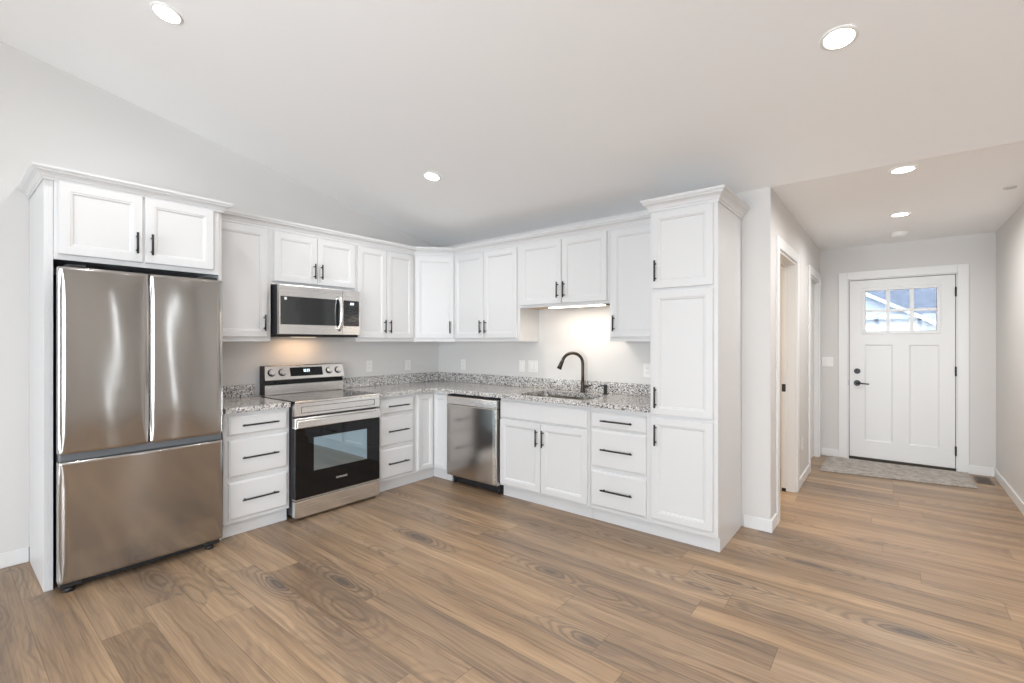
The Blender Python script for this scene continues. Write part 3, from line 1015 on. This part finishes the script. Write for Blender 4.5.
# faucet
FBX, FBY = -0.085, -2.022
t = thing('kitchen_faucet', 'dark bronze gooseneck pull down faucet behind the sink', 'faucet', (FBX, FBY, CT1))
bm = new_bm()
lathe(bm, [(0.026, 0.0), (0.026, 0.006), (0.022, 0.012), (0.019, 0.03), (0.0175, 0.075), (0.0175, 0.085), (0.0145, 0.095)])
obj('body', bm, 'bronze', t)
ang = math.radians(137)
ux, uy = math.cos(ang), math.sin(ang)
R = 0.095
pts = [(0, 0, 0.09), (0, 0, 0.15), (0, 0, 0.22), (0, 0, 0.262)]
for k in range(1, 13):
    a = PI * 0.90 * k / 12
    pts.append((ux * R * (1 - math.cos(a)), uy * R * (1 - math.cos(a)), 0.262 + R * math.sin(a)))
obj('spout', tube(new_bm(), pts, 0.0142), 'bronze', t)
e1 = Vector(pts[-1]); dr = (Vector(pts[-1]) - Vector(pts[-2])).normalized()
q0 = e1; q1 = e1 + dr * 0.045; q2 = e1 + dr * 0.085
obj('spray_head', tube(new_bm(), [q0, e1 + dr * 0.008, q1, q2], [0.0145, 0.0170, 0.0185, 0.0230], 16), 'bronze', t)
bm = new_bm()
cyl(bm, (0, 0, 0.055), (0.004, -0.035, 0.055), 0.0135)
tube(bm, [(0.004, -0.030, 0.055), (0.004, -0.055, 0.060), (0.004, -0.085, 0.070)], [0.012, 0.008, 0.0065])
obj('handle', bm, 'bronze', t)
t = thing('soap_dispenser', 'small black soap dispenser on the worktop right of the faucet', 'dispenser', (-0.085, -2.250, CT1))
bm = new_bm(); lathe(bm, [(0.022, 0), (0.022, 0.005), (0.016, 0.01), (0.015, 0.055), (0.017, 0.06), (0.017, 0.078), (0.012, 0.082)]); obj('body', bm, 'black', t)
bm = new_bm(); tube(bm, [(0, 0, 0.07), (-0.02, 0.02, 0.074), (-0.05, 0.045, 0.068)], [0.007, 0.006, 0.005]); obj('nozzle', bm, 'black', t)

# light bar under the cabinet over the sink
t = thing('light_bar', 'slim lit light bar under the short cabinet above the sink', 'lamp', (-0.255, -2.055, 1.676))
obj('housing', box(-0.025, 0.025, -0.290, 0.290, 0.008, 0.0150, 0.002, 1), 'plate', t)
obj('lens', box(-0.022, 0.022, -0.280, 0.280, 0.0, 0.0075, 0.003, 1), 'lamp_bar', t)
obj('plug', box(-0.017, 0.017, -0.320, -0.291, 0.004, 0.0145), 'bronze', t)
d = bpy.data.lights.new('light_bar_glow', 'AREA'); d.shape = 'RECTANGLE'; d.size, d.size_y = 0.05, 0.55; d.energy = 1.5; d.color = (1.0, 0.90, 0.77)
o = bpy.data.objects.new('light_bar_glow', d); o.location = (0, 0, -0.004); o.parent = t; COL.objects.link(o)

# ------------------------------------------------------------------ refrigerator
def pillow(x0, x1, z0, z1, yf, yb, bulge=0.010, edge=0.008, zedge=0.003, nx=60, nz=60):
    """door skin bulging towards -y, rounded over at its edges"""
    bm = new_bm()
    def sp(n):       # sample points crowded at the ends
        return [0.5 - 0.5 * math.cos(PI * k / n) for k in range(n + 1)]
    U, V = sp(nx), sp(nz)
    g = []
    for v in V:
        row = []
        for u in U:
            tx, tz = 2 * u - 1, 2 * v - 1
            ex, ez = (1 - abs(tx)) * (x1 - x0) / 2, (1 - abs(tz)) * (z1 - z0) / 2
            wd = 0.008 + 0.030 * min(1.0, ez / 0.14) ** 0.6
            zz_ = z0 + (z1 - z0) * v
            y = yf + bulge * tx * tx + edge * max(0.0, 1 - ex / wd) ** 2.2 + zedge * max(0.0, 1 - ez / 0.012) ** 2
            y += 0.0007 * math.sin(7.5 * zz_ + 9 * u) * (1 - tx * tx) * (1 - tz ** 8)
            row.append(bm.verts.new((x0 + (x1 - x0) * u, min(y, yb - 0.01), z0 + (z1 - z0) * v)))
        g.append(row)
    for j in range(nz):
        for i in range(nx):
            f = bm.faces.new((g[j][i], g[j][i + 1], g[j + 1][i + 1], g[j + 1][i])); f.smooth = True
    rim = g[0][:] + [g[j][nx] for j in range(1, nz + 1)] + [g[nz][i] for i in range(nx - 1, -1, -1)] + [g[j][0] for j in range(nz - 1, 0, -1)]
    back = [bm.verts.new((v.co.x, yb, v.co.z)) for v in rim]
    for k in range(len(rim)):
        bm.faces.new((rim[k], back[k], back[(k + 1) % len(rim)], rim[(k + 1) % len(rim)]))
    bm.faces.new(back)
    return bm


t = thing('refrigerator', 'stainless french door refrigerator with bottom freezer in white enclosure', 'refrigerator', (-2.970, -0.35, 0))
LX = 2.970; LY = 0.35
def rf(name, bm, mat, parent=None):
    bmesh.ops.translate(bm, verts=bm.verts, vec=(LX, LY, 0))
    return obj(name, bm, mat, parent or t)
FL, FR, FM = -3.368, -2.568, -2.9685
rf('cabinet_body', box(FL + 0.008, FR - 0.006, -0.632, -0.04, 0.035, 1.758, 0.004, 1), 'darkgap')
dl = rf('door', pillow(FL, FM - 0.003, 0.762, 1.782, -0.722, -0.640), 'steel_fridge')
dr_ = rf('door', pillow(FM + 0.003, FR, 0.762, 1.782, -0.722, -0.640), 'steel_fridge')
fz = rf('freezer_drawer', pillow(FL, FR, 0.060, 0.716, -0.724, -0.640, 0.012), 'steel_fridge')
rf('handle_recess', box(FL + 0.004, FR - 0.004, -0.690, -0.641, 0.7165, 0.7605, 0.006, 2), 'grey_strip')
for xa in (FL + 0.03, FR - 0.11):
    rf('hinge_cover', box(xa, xa + 0.085, -0.69, -0.58, 1.7835, 1.800, 0.004, 1), 'blackplastic')
for xa in (FL + 0.045, FR - 0.065):
    bm = new_bm()
    cyl(bm, (xa, -0.665, 0), (xa, -0.665, 0.022), 0.026, 0.020, 16); cyl(bm, (xa, -0.665, 0.022), (xa, -0.665, 0.059), 0.012, seg=12)
    bx(bm, xa - 0.04, xa + 0.05, -0.700, -0.625, 0.030, 0.055, 0.004, 1)
    rf('foot', bm, 'blackplastic')
rf('base_grille', box(FL + 0.02, FR - 0.02, -0.645, -0.633, 0.012, 0.058), 'blackplastic')

# ------------------------------------------------------------------ range
RX0, RX1 = -2.062, -1.305
t = thing('range', 'freestanding stainless electric range with black glass oven door', 'range', (-1.6835, -0.34, 0))
LX, LY = 1.6835, 0.34
def rg_(name, bm, mat, parent=None):
    bmesh.ops.translate(bm, verts=bm.verts, vec=(LX, LY, 0))
    return obj(name, bm, mat, parent or t)
rg_('body', box(RX0 + 0.004, RX1 - 0.004, -0.632, -0.03, 0.03, 0.902, 0.003, 1), 'darkgap')
for xx in (RX0 + 0.05, RX1 - 0.05):
    for yy in (-0.60, -0.09):
        fb_ = new_bm(); cyl(fb_, (xx, yy, 0), (xx, yy, 0.03), 0.02, seg=14); rg_('foot', fb_, 'blackplastic')
# storage drawer
dr_ = rg_('drawer', box(RX0, RX1, -0.678, -0.633, 0.022, 0.150, 0.004, 2), 'steel')
# oven door: black glass sheet in a thin frame, steel top rail
dz0, dz1 = 0.168, 0.786
door = rg_('oven_door', box(RX0, RX1, -0.672, -0.633, dz0, 0.706, 0.003, 1), 'blackplastic')
rg_('trim_strip', box(RX0, RX1, -0.679, -0.633, 0.156, 0.1675, 0.002, 1), 'steel', door)
rg_('glass', box(RX0 + 0.002, RX1 - 0.002, -0.682, -0.6725, dz0 + 0.001, 0.706, 0.002, 1), 'blackglass', door)
wx0, wx1 = -1.915, -1.437
rg_('window', box(wx0, wx1, -0.6832, -0.6821, 0.365, 0.625), 'ovenwin', door)['label'] = 'bluish reflective oven window'
rg_('top_rail', box(RX0, RX1, -0.682, -0.633, 0.7065, dz1, 0.003, 1), 'steel', door)
bm = new_bm()
bx(bm, RX0 + 0.001, RX1 - 0.006, -0.716, -0.704, 0.714, 0.772, 0.0055, 3)
for xa in (RX0 + 0.03, RX1 - 0.06):
    bx(bm, xa, xa + 0.03, -0.705, -0.681, 0.728, 0.760, 0.002, 1)
for f in bm.faces: f.smooth = False
rg_('handle', bm, 'steel', door)
# brand lettering on the oven door
cu = bpy.data.curves.new('logo', 'FONT'); cu.body = 'SAMSUNG'; cu.size = 0.022; cu.align_x = 'CENTER'; cu.extrude = 0.0003
o = bpy.data.objects.new('logo', cu); o.parent = door; o.location = (-1.675 + LX, -0.6825 + LY, 0.262); o.rotation_euler = (PI / 2, 0, 0); COL.objects.link(o)
bpy.context.view_layer.update()
me = bpy.data.meshes.new_from_object(o.evaluated_get(bpy.context.evaluated_depsgraph_get()))
me.materials.clear(); me.materials.append(M['grey'])
lg = bpy.data.objects.new('logo', me); lg.parent = door; lg.location, lg.rotation_euler = o.location, o.rotation_euler
bpy.data.objects.remove(o); lg.name = 'logo'; COL.objects.link(lg)
# front apron under the cooktop, with a stamped rectangle
bm = new_bm()
bx(bm, RX0, RX1, -0.676, -0.633, 0.800, 0.8985, 0.004, 2)
ap = rg_('front_panel', bm, 'steel')
bm = new_bm()
pts = rrect(RX0 + 0.05, RX1 - 0.05, 0.822, 0.872, 0.006, 3)
def frame_strip(bm, outer, inner, y0, y1):
    a = [bm.verts.new((x, y0, z)) for x, z in outer]; b = [bm.verts.new((x, y1, z)) for x, z in outer]
    c = [bm.verts.new((x, y1, z)) for x, z in inner]; d = [bm.verts.new((x, y0, z)) for x, z in inner]
    n = len(a)
    for q0, q1 in ((a, b), (b, c), (c, d), (d, a)):
        for i in range(n): bm.faces.new((q0[i], q0[(i + 1) % n], q1[(i + 1) % n], q1[i]))
frame_strip(bm, pts, rrect(RX0 + 0.053, RX1 - 0.053, 0.825, 0.869, 0.005, 3), -0.6755, -0.6785)
rg_('stamped_shade_line', bm, 'darkgap', ap)  # dark strip, crease shade of the stamped edge put into colour
# cooktop
bm = new_bm(); bx(bm, RX0, RX1, -0.668, -0.095, 0.903, 0.9165, 0.004, 2)
ct = rg_('cooktop', bm, 'cooktop')
for cx, cy, r in ((-1.875, -0.50, 0.115), (-1.50, -0.50, 0.09), (-1.875, -0.24, 0.08), (-1.50, -0.24, 0.105), (-1.69, -0.22, 0.055)):
    bm = new_bm()
    n = 40
    fr2 = [[(cx + rr * math.cos(2 * PI * k / n), cy + rr * math.sin(2 * PI * k / n)) for k in range(n)] for rr in (r, r - 0.004)]
    a = [bm.verts.new((x, y, 0.9169)) for x, y in fr2[0]]; b = [bm.verts.new((x, y, 0.9169)) for x, y in fr2[1]]
    for k in range(n): bm.faces.new((a[k], a[(k + 1) % n], b[(k + 1) % n], b[k]))
    rg_('burner_ring', bm, 'ring', ct)
bm = new_bm(); bx(bm, RX0, RX1, -0.682, -0.6685, 0.899, 0.9165, 0.004, 2)
rg_('cooktop_edge', bm, 'steel', ct)
# back guard: vertical steel, dark recess, slanted control panel
bg_ = rg_('backguard', box(RX0 + 0.030, RX1 + 0.006, -0.092, -0.02, 0.917, 1.002, 0.002, 1), 'steel')
rg_('vent_recess', box(RX0 + 0.030, RX1 + 0.006, -0.075, -0.02, 1.0025, 1.050, 0.001, 1), 'blackglass', bg_)
bm = new_bm()
pr = [(-0.104, 1.046), (-0.070, 1.160), (-0.060, 1.168), (-0.018, 1.168), (-0.018, 1.0505), (-0.098, 1.040)]
xa, xb = RX0 + 0.030, RX1 + 0.008
a = [bm.verts.new((xa, y, z)) for y, z in pr]; b = [bm.verts.new((xb, y, z)) for y, z in pr]
for i in range(6): bm.faces.new((a[i], a[(i + 1) % 6], b[(i + 1) % 6], b[i]))
bm.faces.new(a); bm.faces.new(list(reversed(b)))
cp = rg_('control_panel', bm, 'steel')
bm = new_bm(); bx(bm, RX0 + 0.020, RX0 + 0.0295, -0.100, -0.018, 0.917, 1.166, 0.003, 1)
rg_('side_cap', bm, 'blackplastic', cp)
# things on the slanted face
sl_n = Vector((0, -0.114, -0.034)).normalized()         # outward normal in y,z (facing -y and slightly up)
sl_n = Vector((0, -(1.160 - 1.046), (-0.070 + 0.104))).normalized()
def on_panel(f):       # f from 0 (bottom) to 1 (top) along the slant
    return Vector((0, -0.104 + 0.034 * f, 1.046 + 0.114 * f))
for kx in (-1.972, -1.882, -1.445, -1.355):
    c = on_panel(0.53); c.x = kx
    bm = new_bm()
    cyl(bm, c, c + sl_n * 0.004, 0.033, 0.032, 28); nf = len(bm.faces)
    cyl(bm, c + sl_n * 0.004, c + sl_n * 0.020, 0.027, 0.025, 28); cyl(bm, c + sl_n * 0.020, c + sl_n * 0.024, 0.021, 0.019, 28)
    bm.faces.ensure_lookup_table()
    for f in list(bm.faces)[-30:]: f.material_index = 1
    rg_('knob', bm, ['blackplastic', 'steel'], cp)
c0, c1 = on_panel(0.20), on_panel(0.86)
bm = new_bm()
q = [bm.verts.new((x, *(p + sl_n * h).yz)) for h in (0.0002, 0.0022) for x, p in ((-1.812, c0), (-1.512, c0), (-1.512, c1), (-1.812, c1))]
bm.faces.new(q[4:8])
for k in range(4): bm.faces.new((q[k], q[(k + 1) % 4], q[4 + (k + 1) % 4], q[4 + k]))
ds = rg_('display', bm, 'blackglass', cp)
ds_digits = new_bm()
c = on_panel(0.60)
for k, xx in enumerate((-1.686, -1.672, -1.654, -1.640)):
    for dz_ in (-0.009, 0.0, 0.009):
        pc = c + sl_n * 0.0026 + Vector((0, 0.034, 0.114)).normalized() * dz_
        bx(ds_digits, xx - 0.004, xx + 0.004, pc.y - 0.0004, pc.y + 0.0004, pc.z - 0.0015, pc.z + 0.0015)
rg_('clock_digits', ds_digits, 'digit', cp)

# ------------------------------------------------------------------ microwave
MX0, MX1, MZ0, MZ1 = -2.054, -1.322, 1.428, 1.836
t = thing('microwave', 'over the range stainless microwave with black window and curved handle', 'microwave', (-1.686, -0.19, MZ0))
LX, LY = 1.686, 0.19
def mw(name, bm, mat, parent=None):
    bmesh.ops.translate(bm, verts=bm.verts, vec=(LX, LY, -MZ0))
    return obj(name, bm, mat, parent or t)
mw('case', box(MX0 + 0.002, MX1 - 0.002, -0.366, -0.004, MZ0, MZ1, 0.002, 1), 'darkgap')
DXE = -1.496
door = mw('door', box(MX0, DXE - 0.0015, -0.402, -0.367, MZ0 + 0.006, MZ1 - 0.001, 0.004, 2), 'steel')
wn_ = mw('window', box(MX0 + 0.011, DXE - 0.010, -0.4045, -0.4022, MZ0 + 0.085, MZ0 + 0.314, 0.001, 1), 'mwglass', door)
mw('sticker', box(MX0 + 0.040, MX0 + 0.060, -0.4052, -0.4046, MZ0 + 0.284, MZ0 + 0.306), 'sticker', door)
bm = new_bm()
hp = []
for k in range(15):
    a = -1 + 2 * k / 14
    hp.append((DXE - 0.036, -0.404 - 0.040 * (1 - a * a) ** 0.6, MZ0 + 0.196 + a * 0.150))
tube(bm, hp, 0.0165, 14)
mw('handle', bm, 'steel', door)
pn = mw('control_panel', box(DXE + 0.0015, MX1, -0.402, -0.367, MZ0 + 0.006, MZ1 - 0.001, 0.004, 2), 'steel')
mw('keypad', box(DXE + 0.008, MX1 - 0.010, -0.4045, -0.4022, MZ0 + 0.085, MZ0 + 0.314, 0.001, 1), 'keypad', pn)
bm = new_bm()
bx(bm, DXE + 0.075, DXE + 0.108, -0.4054, -0.4046, MZ0 + 0.278, MZ0 + 0.293)
mw('clock_digits', bm, 'digit', pn)
mw('vent_grille', box(MX0 + 0.01, MX1 - 0.01, -0.385, -0.05, MZ0 - 0.014, MZ0 - 0.0005, 0.003, 1), 'blackplastic')
mw('cooktop_lamp', box(-1.82, -1.62, -0.17, -0.11, MZ0 - 0.0155, MZ0 - 0.0142), 'lamp_warm')
d = bpy.data.lights.new('cooktop_lamp_glow', 'AREA'); d.shape = 'RECTANGLE'; d.size, d.size_y = 0.34, 0.08; d.energy = 0.5; d.color = (1.0, 0.62, 0.34); d.spread = math.radians(180)
o = bpy.data.objects.new('cooktop_lamp_glow', d); o.location = (-1.72 + LX, -0.14 + LY, -0.019); o.parent = t; COL.objects.link(o)

# ------------------------------------------------------------------ dishwasher (sink wall frame)
t = thing('dishwasher', 'stainless dishwasher between corner cabinet and sink cabinet', 'dishwasher', (FX, -0.836, 0), SW)
W = 0.648
obj('tub', box(0.006, W - 0.006, 0.02, 0.58, 0.10, 0.868), 'darkgap', t)
dd = obj('door', box(0.004, W - 0.004, -0.042, 0.018, 0.090, 0.772, 0.006, 3), 'steel_dw', t)
obj('handle_panel', box(0.004, W - 0.004, -0.040, 0.018, 0.7745, 0.850, 0.006, 2), 'steel', dd)
obj('pocket_lip', box(0.03, W - 0.03, -0.048, -0.036, 0.764, 0.772, 0.003, 2), 'steel', dd)
obj('side_trim', box(W - 0.052, W - 0.014, -0.0455, -0.0415, 0.100, 0.762, 0.0015, 1), 'steel', dd)
obj('top_controls', box(0.006, W - 0.006, -0.038, 0.018, 0.8505, 0.862, 0.002, 1), 'blackplastic', dd)
obj('toe_panel', box(0.01, W - 0.01, 0.045, 0.06, 0.006, 0.098), 'blackplastic', t)
for xx in (0.04, W - 0.04):
    fb_ = new_bm(); cyl(fb_, (xx, 0.036, 0), (xx, 0.036, 0.05), 0.012, seg=12); bx(fb_, xx - 0.018, xx + 0.018, 0.026, 0.044, 0.045, 0.098); obj('foot', fb_, 'blackplastic', t)

# ------------------------------------------------------------------ outlets and switches
def plate(name, label, loc, rot, gang=1, kind='outlet', group='white outlet plates'):
    t = thing(name, label, kind, loc, rot, group)
    wd = 0.070 + 0.046 * (gang - 1)
    obj('cover_plate', box(-wd / 2, wd / 2, -0.006, -0.0005, -0.058, 0.058, 0.0025, 2), 'plate', t)
    for g in range(gang):
        cx = (g - (gang - 1) / 2) * 0.046
        if kind == 'outlet':
            for s in (-1, 1):
                bm = new_bm(); bx(bm, cx - 0.0165, cx + 0.0165, -0.0085, -0.006, s * 0.0195 - 0.014, s * 0.0195 + 0.014, 0.001, 1)
                so = obj('socket', bm, 'plate', t)
                sb = new_bm()
                for xx in (-0.006, 0.006): bx(sb, cx + xx - 0.0011, cx + xx + 0.0011, -0.0089, -0.0084, s * 0.0195 - 0.003, s * 0.0195 + 0.006)
                obj('slot', sb, 'darkgap', so)
        else:
            obj('rocker', rings_rect(new_bm(), cx - 0.0165, cx + 0.0165, -0.034, 0.034, [(0, -0.006), (0, -0.0085), (0.002, -0.010)]), 'plate', t)
    return t


plate('power_outlet', 'white outlet on the range wall nearer the range', (-0.953, 0, 1.121), RW)
plate('power_outlet', 'white outlet on the range wall nearer the corner', (-0.449, 0, 1.114), RW)
plate('power_outlet', 'white outlet on the sink wall nearest the corner', (0, -0.422, 1.114), SW)
plate('light_switch', 'single white switch plate beside the double plate left of the faucet', (0, -1.262, 1.124), SW, 1, 'switch', 'white switch plates')
plate('light_switch', 'double white switch plate on the sink wall left of the faucet', (0, -1.402, 1.126), SW, 2, 'switch', 'white switch plates')
plate('power_outlet', 'white outlet on the sink wall beside the pantry', (0, -2.600, 1.130), SW)
plate('light_switch', 'double white switch plate on the entry wall left of the front door', (HX, -3.600, 1.133), SW, 2, 'switch', 'white switch plates')
plate('power_outlet', 'low white outlet between the two left doorways of the entry', (1.528, HY0, 0.385), RW)

# ------------------------------------------------------------------ ceiling fittings
def downlight(label, x, y, watts=LIGHT_CEIL, slope=True):
    z = zc(x) if x < 0 else CZ
    t = thing('recessed_light', label, 'light', (x, y, z - 0.0005), 0, 'recessed ceiling lights')
    if x < 0:
        t.rotation_euler = (0, math.atan(SL) if x > XR else -math.atan(SL), 0)
    bm = new_bm()
    n = 36
    prof = [(0.072, 0.0), (0.072, -0.003), (0.066, -0.006), (0.058, -0.006), (0.056, -0.0005)]
    rs = [[bm.verts.new((r * math.cos(2 * PI * k / n), r * math.sin(2 * PI * k / n), z_)) for k in range(n)] for r, z_ in prof]
    for a, b in zip(rs[:-1], rs[1:]):
        for k in range(n):
            f = bm.faces.new((a[k], a[(k + 1) % n], b[(k + 1) % n], b[k])); f.smooth = True
    obj('trim_ring', bm, 'plate', t)
    bm = new_bm(); lathe(bm, [(0.0565, -0.0045), (0.0565, -0.0020)], seg=36)
    obj('lens', bm, 'lamp', t)
    d = bpy.data.lights.new('recessed_light_glow', 'AREA'); d.shape = 'DISK'; d.size = 0.11; d.energy = watts; d.color = (1.0, 0.985, 0.965)
    d.spread = math.radians(165)
    o = bpy.data.objects.new('recessed_light_glow', d); o.location = (0, 0, -0.007); o.parent = t; COL.objects.link(o)
    return t


downlight('lit recessed light on the sloped ceiling above the refrigerator', -3.024, -1.250)
downlight('lit recessed light on the sloped ceiling above the kitchen corner', -1.215, -1.267, LIGHT_CEIL * 1.5)
downlight('lit recessed light on the sloped ceiling in front of the pantry', -1.243, -4.018, LIGHT_CEIL * 0.6)
downlight('lit recessed light on the flat entry ceiling nearest the kitchen', 0.148, -4.258, LIGHT_CEIL * 2.0)
downlight('lit recessed light on the flat entry ceiling next to the smoke detector', 1.527, -4.257, LIGHT_CEIL * 2.0)
downlight('added unseen recessed light on the sloped ceiling over the living room', -3.024, -4.018, LIGHT_CEIL * 2.5)  # from here on unseen lights, added to brighten the kitchen
downlight('added unseen recessed light on the sloped ceiling behind the camera', -3.024, -6.6, LIGHT_CEIL * 2.5)
downlight('added unseen recessed light on the sloped ceiling over the living room beside the entry', -1.243, -6.6, LIGHT_CEIL * 1.5)

t = thing('smoke_detector', 'white round smoke detector on the entry ceiling before the front door', 'detector', (2.40, -4.255, CZ))
bm = new_bm(); lathe(bm, [(0.070, 0.0), (0.072, -0.006), (0.070, -0.028), (0.060, -0.044), (0.040, -0.050), (0.020, -0.051)]); obj('housing', bm, 'plate', t)
bm = new_bm(); lathe(bm, [(0.010, -0.0505), (0.009, -0.054)], (0.028, 0.0, 0.0008)); obj('test_button', bm, 'plate', t)
t = thing('ceiling_sensor', 'small pale round disc on the entry ceiling near the right wall', 'sensor', (1.094, -4.865, CZ))
bm = new_bm(); lathe(bm, [(0.036, 0.0), (0.036, -0.004), (0.030, -0.008), (0.012, -0.010)]); obj('cover', bm, 'sensor', t)

# warm lamp of the side room
t = thing('ceiling_lamp', 'warm ceiling lamp inside the side room behind the sink wall', 'lamp', (1.0, -2.3, CZ))
bm = new_bm(); lathe(bm, [(0.13, 0.0), (0.15, -0.02), (0.14, -0.06), (0.08, -0.085), (0.02, -0.09)]); obj('shade', bm, 'lamp_warm', t)
d = bpy.data.lights.new('ceiling_lamp_glow', 'AREA'); d.shape = 'DISK'; d.size = 0.25; d.energy = 11; d.color = (1.0, 0.74, 0.46)
o = bpy.data.objects.new('ceiling_lamp_glow', d); o.location = (0, 0, -0.10); o.parent = t; COL.objects.link(o)

# ------------------------------------------------------------------ entry rug and register
bm = new_bm()
q = [(2.135, -3.605), (2.90, -3.615), (2.955, -4.815), (2.328, -4.820)]
a = [bm.verts.new((x, y, 0.004)) for x, y in q]; b = [bm.verts.new((x, y, 0.016)) for x, y in q]
for k in range(4): bm.faces.new((a[k], a[(k + 1) % 4], b[(k + 1) % 4], b[k]))
bm.faces.new(b); bm.faces.new(list(reversed(a)))
t = tag(obj('door_mat', bm, 'rug'), 'mottled grey brown door mat in front of the front door', 'mat')
bm = new_bm()
a = [bm.verts.new((x, y, 0.0003)) for x, y in q]; b = [bm.verts.new((x, y, 0.0039)) for x, y in q]
for k in range(4): bm.faces.new((a[k], a[(k + 1) % 4], b[(k + 1) % 4], b[k]))
bm.faces.new(b); bm.faces.new(list(reversed(a)))
obj('backing', bm, 'rugedge', t)

t = thing('floor_register', 'brown metal floor vent beside the door mat', 'vent', (2.735, -4.905, 0))
bm = new_bm()
bx(bm, -0.15, 0.15, -0.06, -0.045, 0, 0.005); bx(bm, -0.15, 0.15, 0.045, 0.06, 0, 0.005); bx(bm, -0.15, -0.135, -0.045, 0.045, 0, 0.005); bx(bm, 0.135, 0.15, -0.045, 0.045, 0, 0.005)
obj('frame', bm, 'vent', t)
bm = new_bm()
for k in range(14):
    xx = -0.13 + 0.02 * k
    bx(bm, xx - 0.004, xx + 0.004, -0.045, 0.045, 0.0005, 0.004)
bx(bm, -0.135, 0.135, -0.045, 0.045, 0.0002, 0.0008)
obj('louver', bm, 'vent', t)

# ------------------------------------------------------------------ street outside the front door
struct('ground', box(HX + 0.14, 60, -40, 30, -1.2, -0.15), 'ground', 'pale ground outside the front door', 'ground')
HXP = 22.0
t = thing('house', 'pale house with white gable and blue grey roof across the street', 'house', (HXP, -4.0, -0.15))
LX, LY, LZ = -HXP, 4.0, 0.15
def ho(name, bm, mat, parent=None):
    bmesh.ops.translate(bm, verts=bm.verts, vec=(LX, LY, LZ))
    return obj(name, bm, mat, parent or t)
ay, az, s_ = -1.2, 4.72, 0.585          # gable apex and pitch
ey = -5.55; ez = az - s_ * (ay - ey)
ly = 2 * ay - ey
bm = new_bm()
pr = [(ly, 0.0 - 0.15), (ey + 0.3, -0.15), (ey + 0.3, ez + 0.10), (ay, az - 0.1), (ly, ez + 0.10)]
a = [bm.verts.new((HXP, y, z)) for y, z in pr]; b = [bm.verts.new((HXP + 6, y, z)) for y, z in pr]
for i in range(5): bm.faces.new((a[i], a[(i + 1) % 5], b[(i + 1) % 5], b[i]))
bm.faces.new(a); bm.faces.new(list(reversed(b)))
ho('gable_wall', bm, 'siding')
bm = new_bm()
for sgn, yy in ((1, ey), (-1, ly)):
    vs = [bm.verts.new(c) for c in ((HXP - 0.35, ay, az), (HXP - 0.35, yy, ez), (HXP + 7, yy, ez), (HXP + 7, ay, az))]
    v2 = [bm.verts.new((v.co.x, v.co.y, v.co.z - 0.06)) for v in vs]
    bm.faces.new(vs); bm.faces.new(list(reversed(v2)))
    for k in range(4): bm.faces.new((vs[k], vs[(k + 1) % 4], v2[(k + 1) % 4], v2[k]))
ho('gable_roof', bm, 'shingle')
bm = new_bm()
for yy in (ey, ly):
    vs = [bm.verts.new(c) for c in ((HXP - 0.40, ay, az + 0.03), (HXP - 0.40, yy, ez + 0.03), (HXP - 0.40, yy, ez - 0.13), (HXP - 0.40, ay, az - 0.13))]
    v2 = [bm.verts.new((v.co.x + 0.05, v.co.y, v.co.z)) for v in vs]
    bm.faces.new(vs); bm.faces.new(list(reversed(v2)))
    for k in range(4): bm.faces.new((vs[k], vs[(k + 1) % 4], v2[(k + 1) % 4], v2[k]))
ho('fascia', bm, 'extwhite')
ho('eave_shade_strip', box(HXP - 0.25, HXP - 0.003, -5.22, -0.3, 2.25, 2.34), 'extdark')  # dark box painted in place of the eave shadow
ho('garage_door', box(HXP - 0.04, HXP - 0.003, -5.1, -0.2, -0.1, 2.12), 'extwhite')
# main roof behind, slope facing the street
mx0, mx1, mz0, mz1 = HXP + 2.0, HXP + 7.5, 2.25, 5.6
bm = new_bm()
vs = [bm.verts.new(c) for c in ((mx0 - 0.4, 8, mz0), (mx0 - 0.4, -14, mz0), (mx1, -14, mz1), (mx1, 8, mz1))]
v2 = [bm.verts.new((v.co.x, v.co.y, v.co.z - 0.08)) for v in vs]
bm.faces.new(vs); bm.faces.new(list(reversed(v2)))
for k in range(4): bm.faces.new((vs[k], vs[(k + 1) % 4], v2[(k + 1) % 4], v2[k]))
ho('main_roof', bm, 'shingle')
mw_ = ho('main_wall', box(mx0, mx1, -13.5, 7.5, -0.15, 2.3), 'extwhite')
ho('eave_trim', box(mx0 - 0.44, mx0 - 0.38, -14, -5.6, 2.08, 2.28), 'extwhite')
for ya in (-6.1, -7.4):
    wf = ho('window', box(mx0 - 0.06, mx0 - 0.003, ya - 0.35, ya + 0.35, 0.9, 1.85), 'extdark')

bpy.context.view_layer.update()
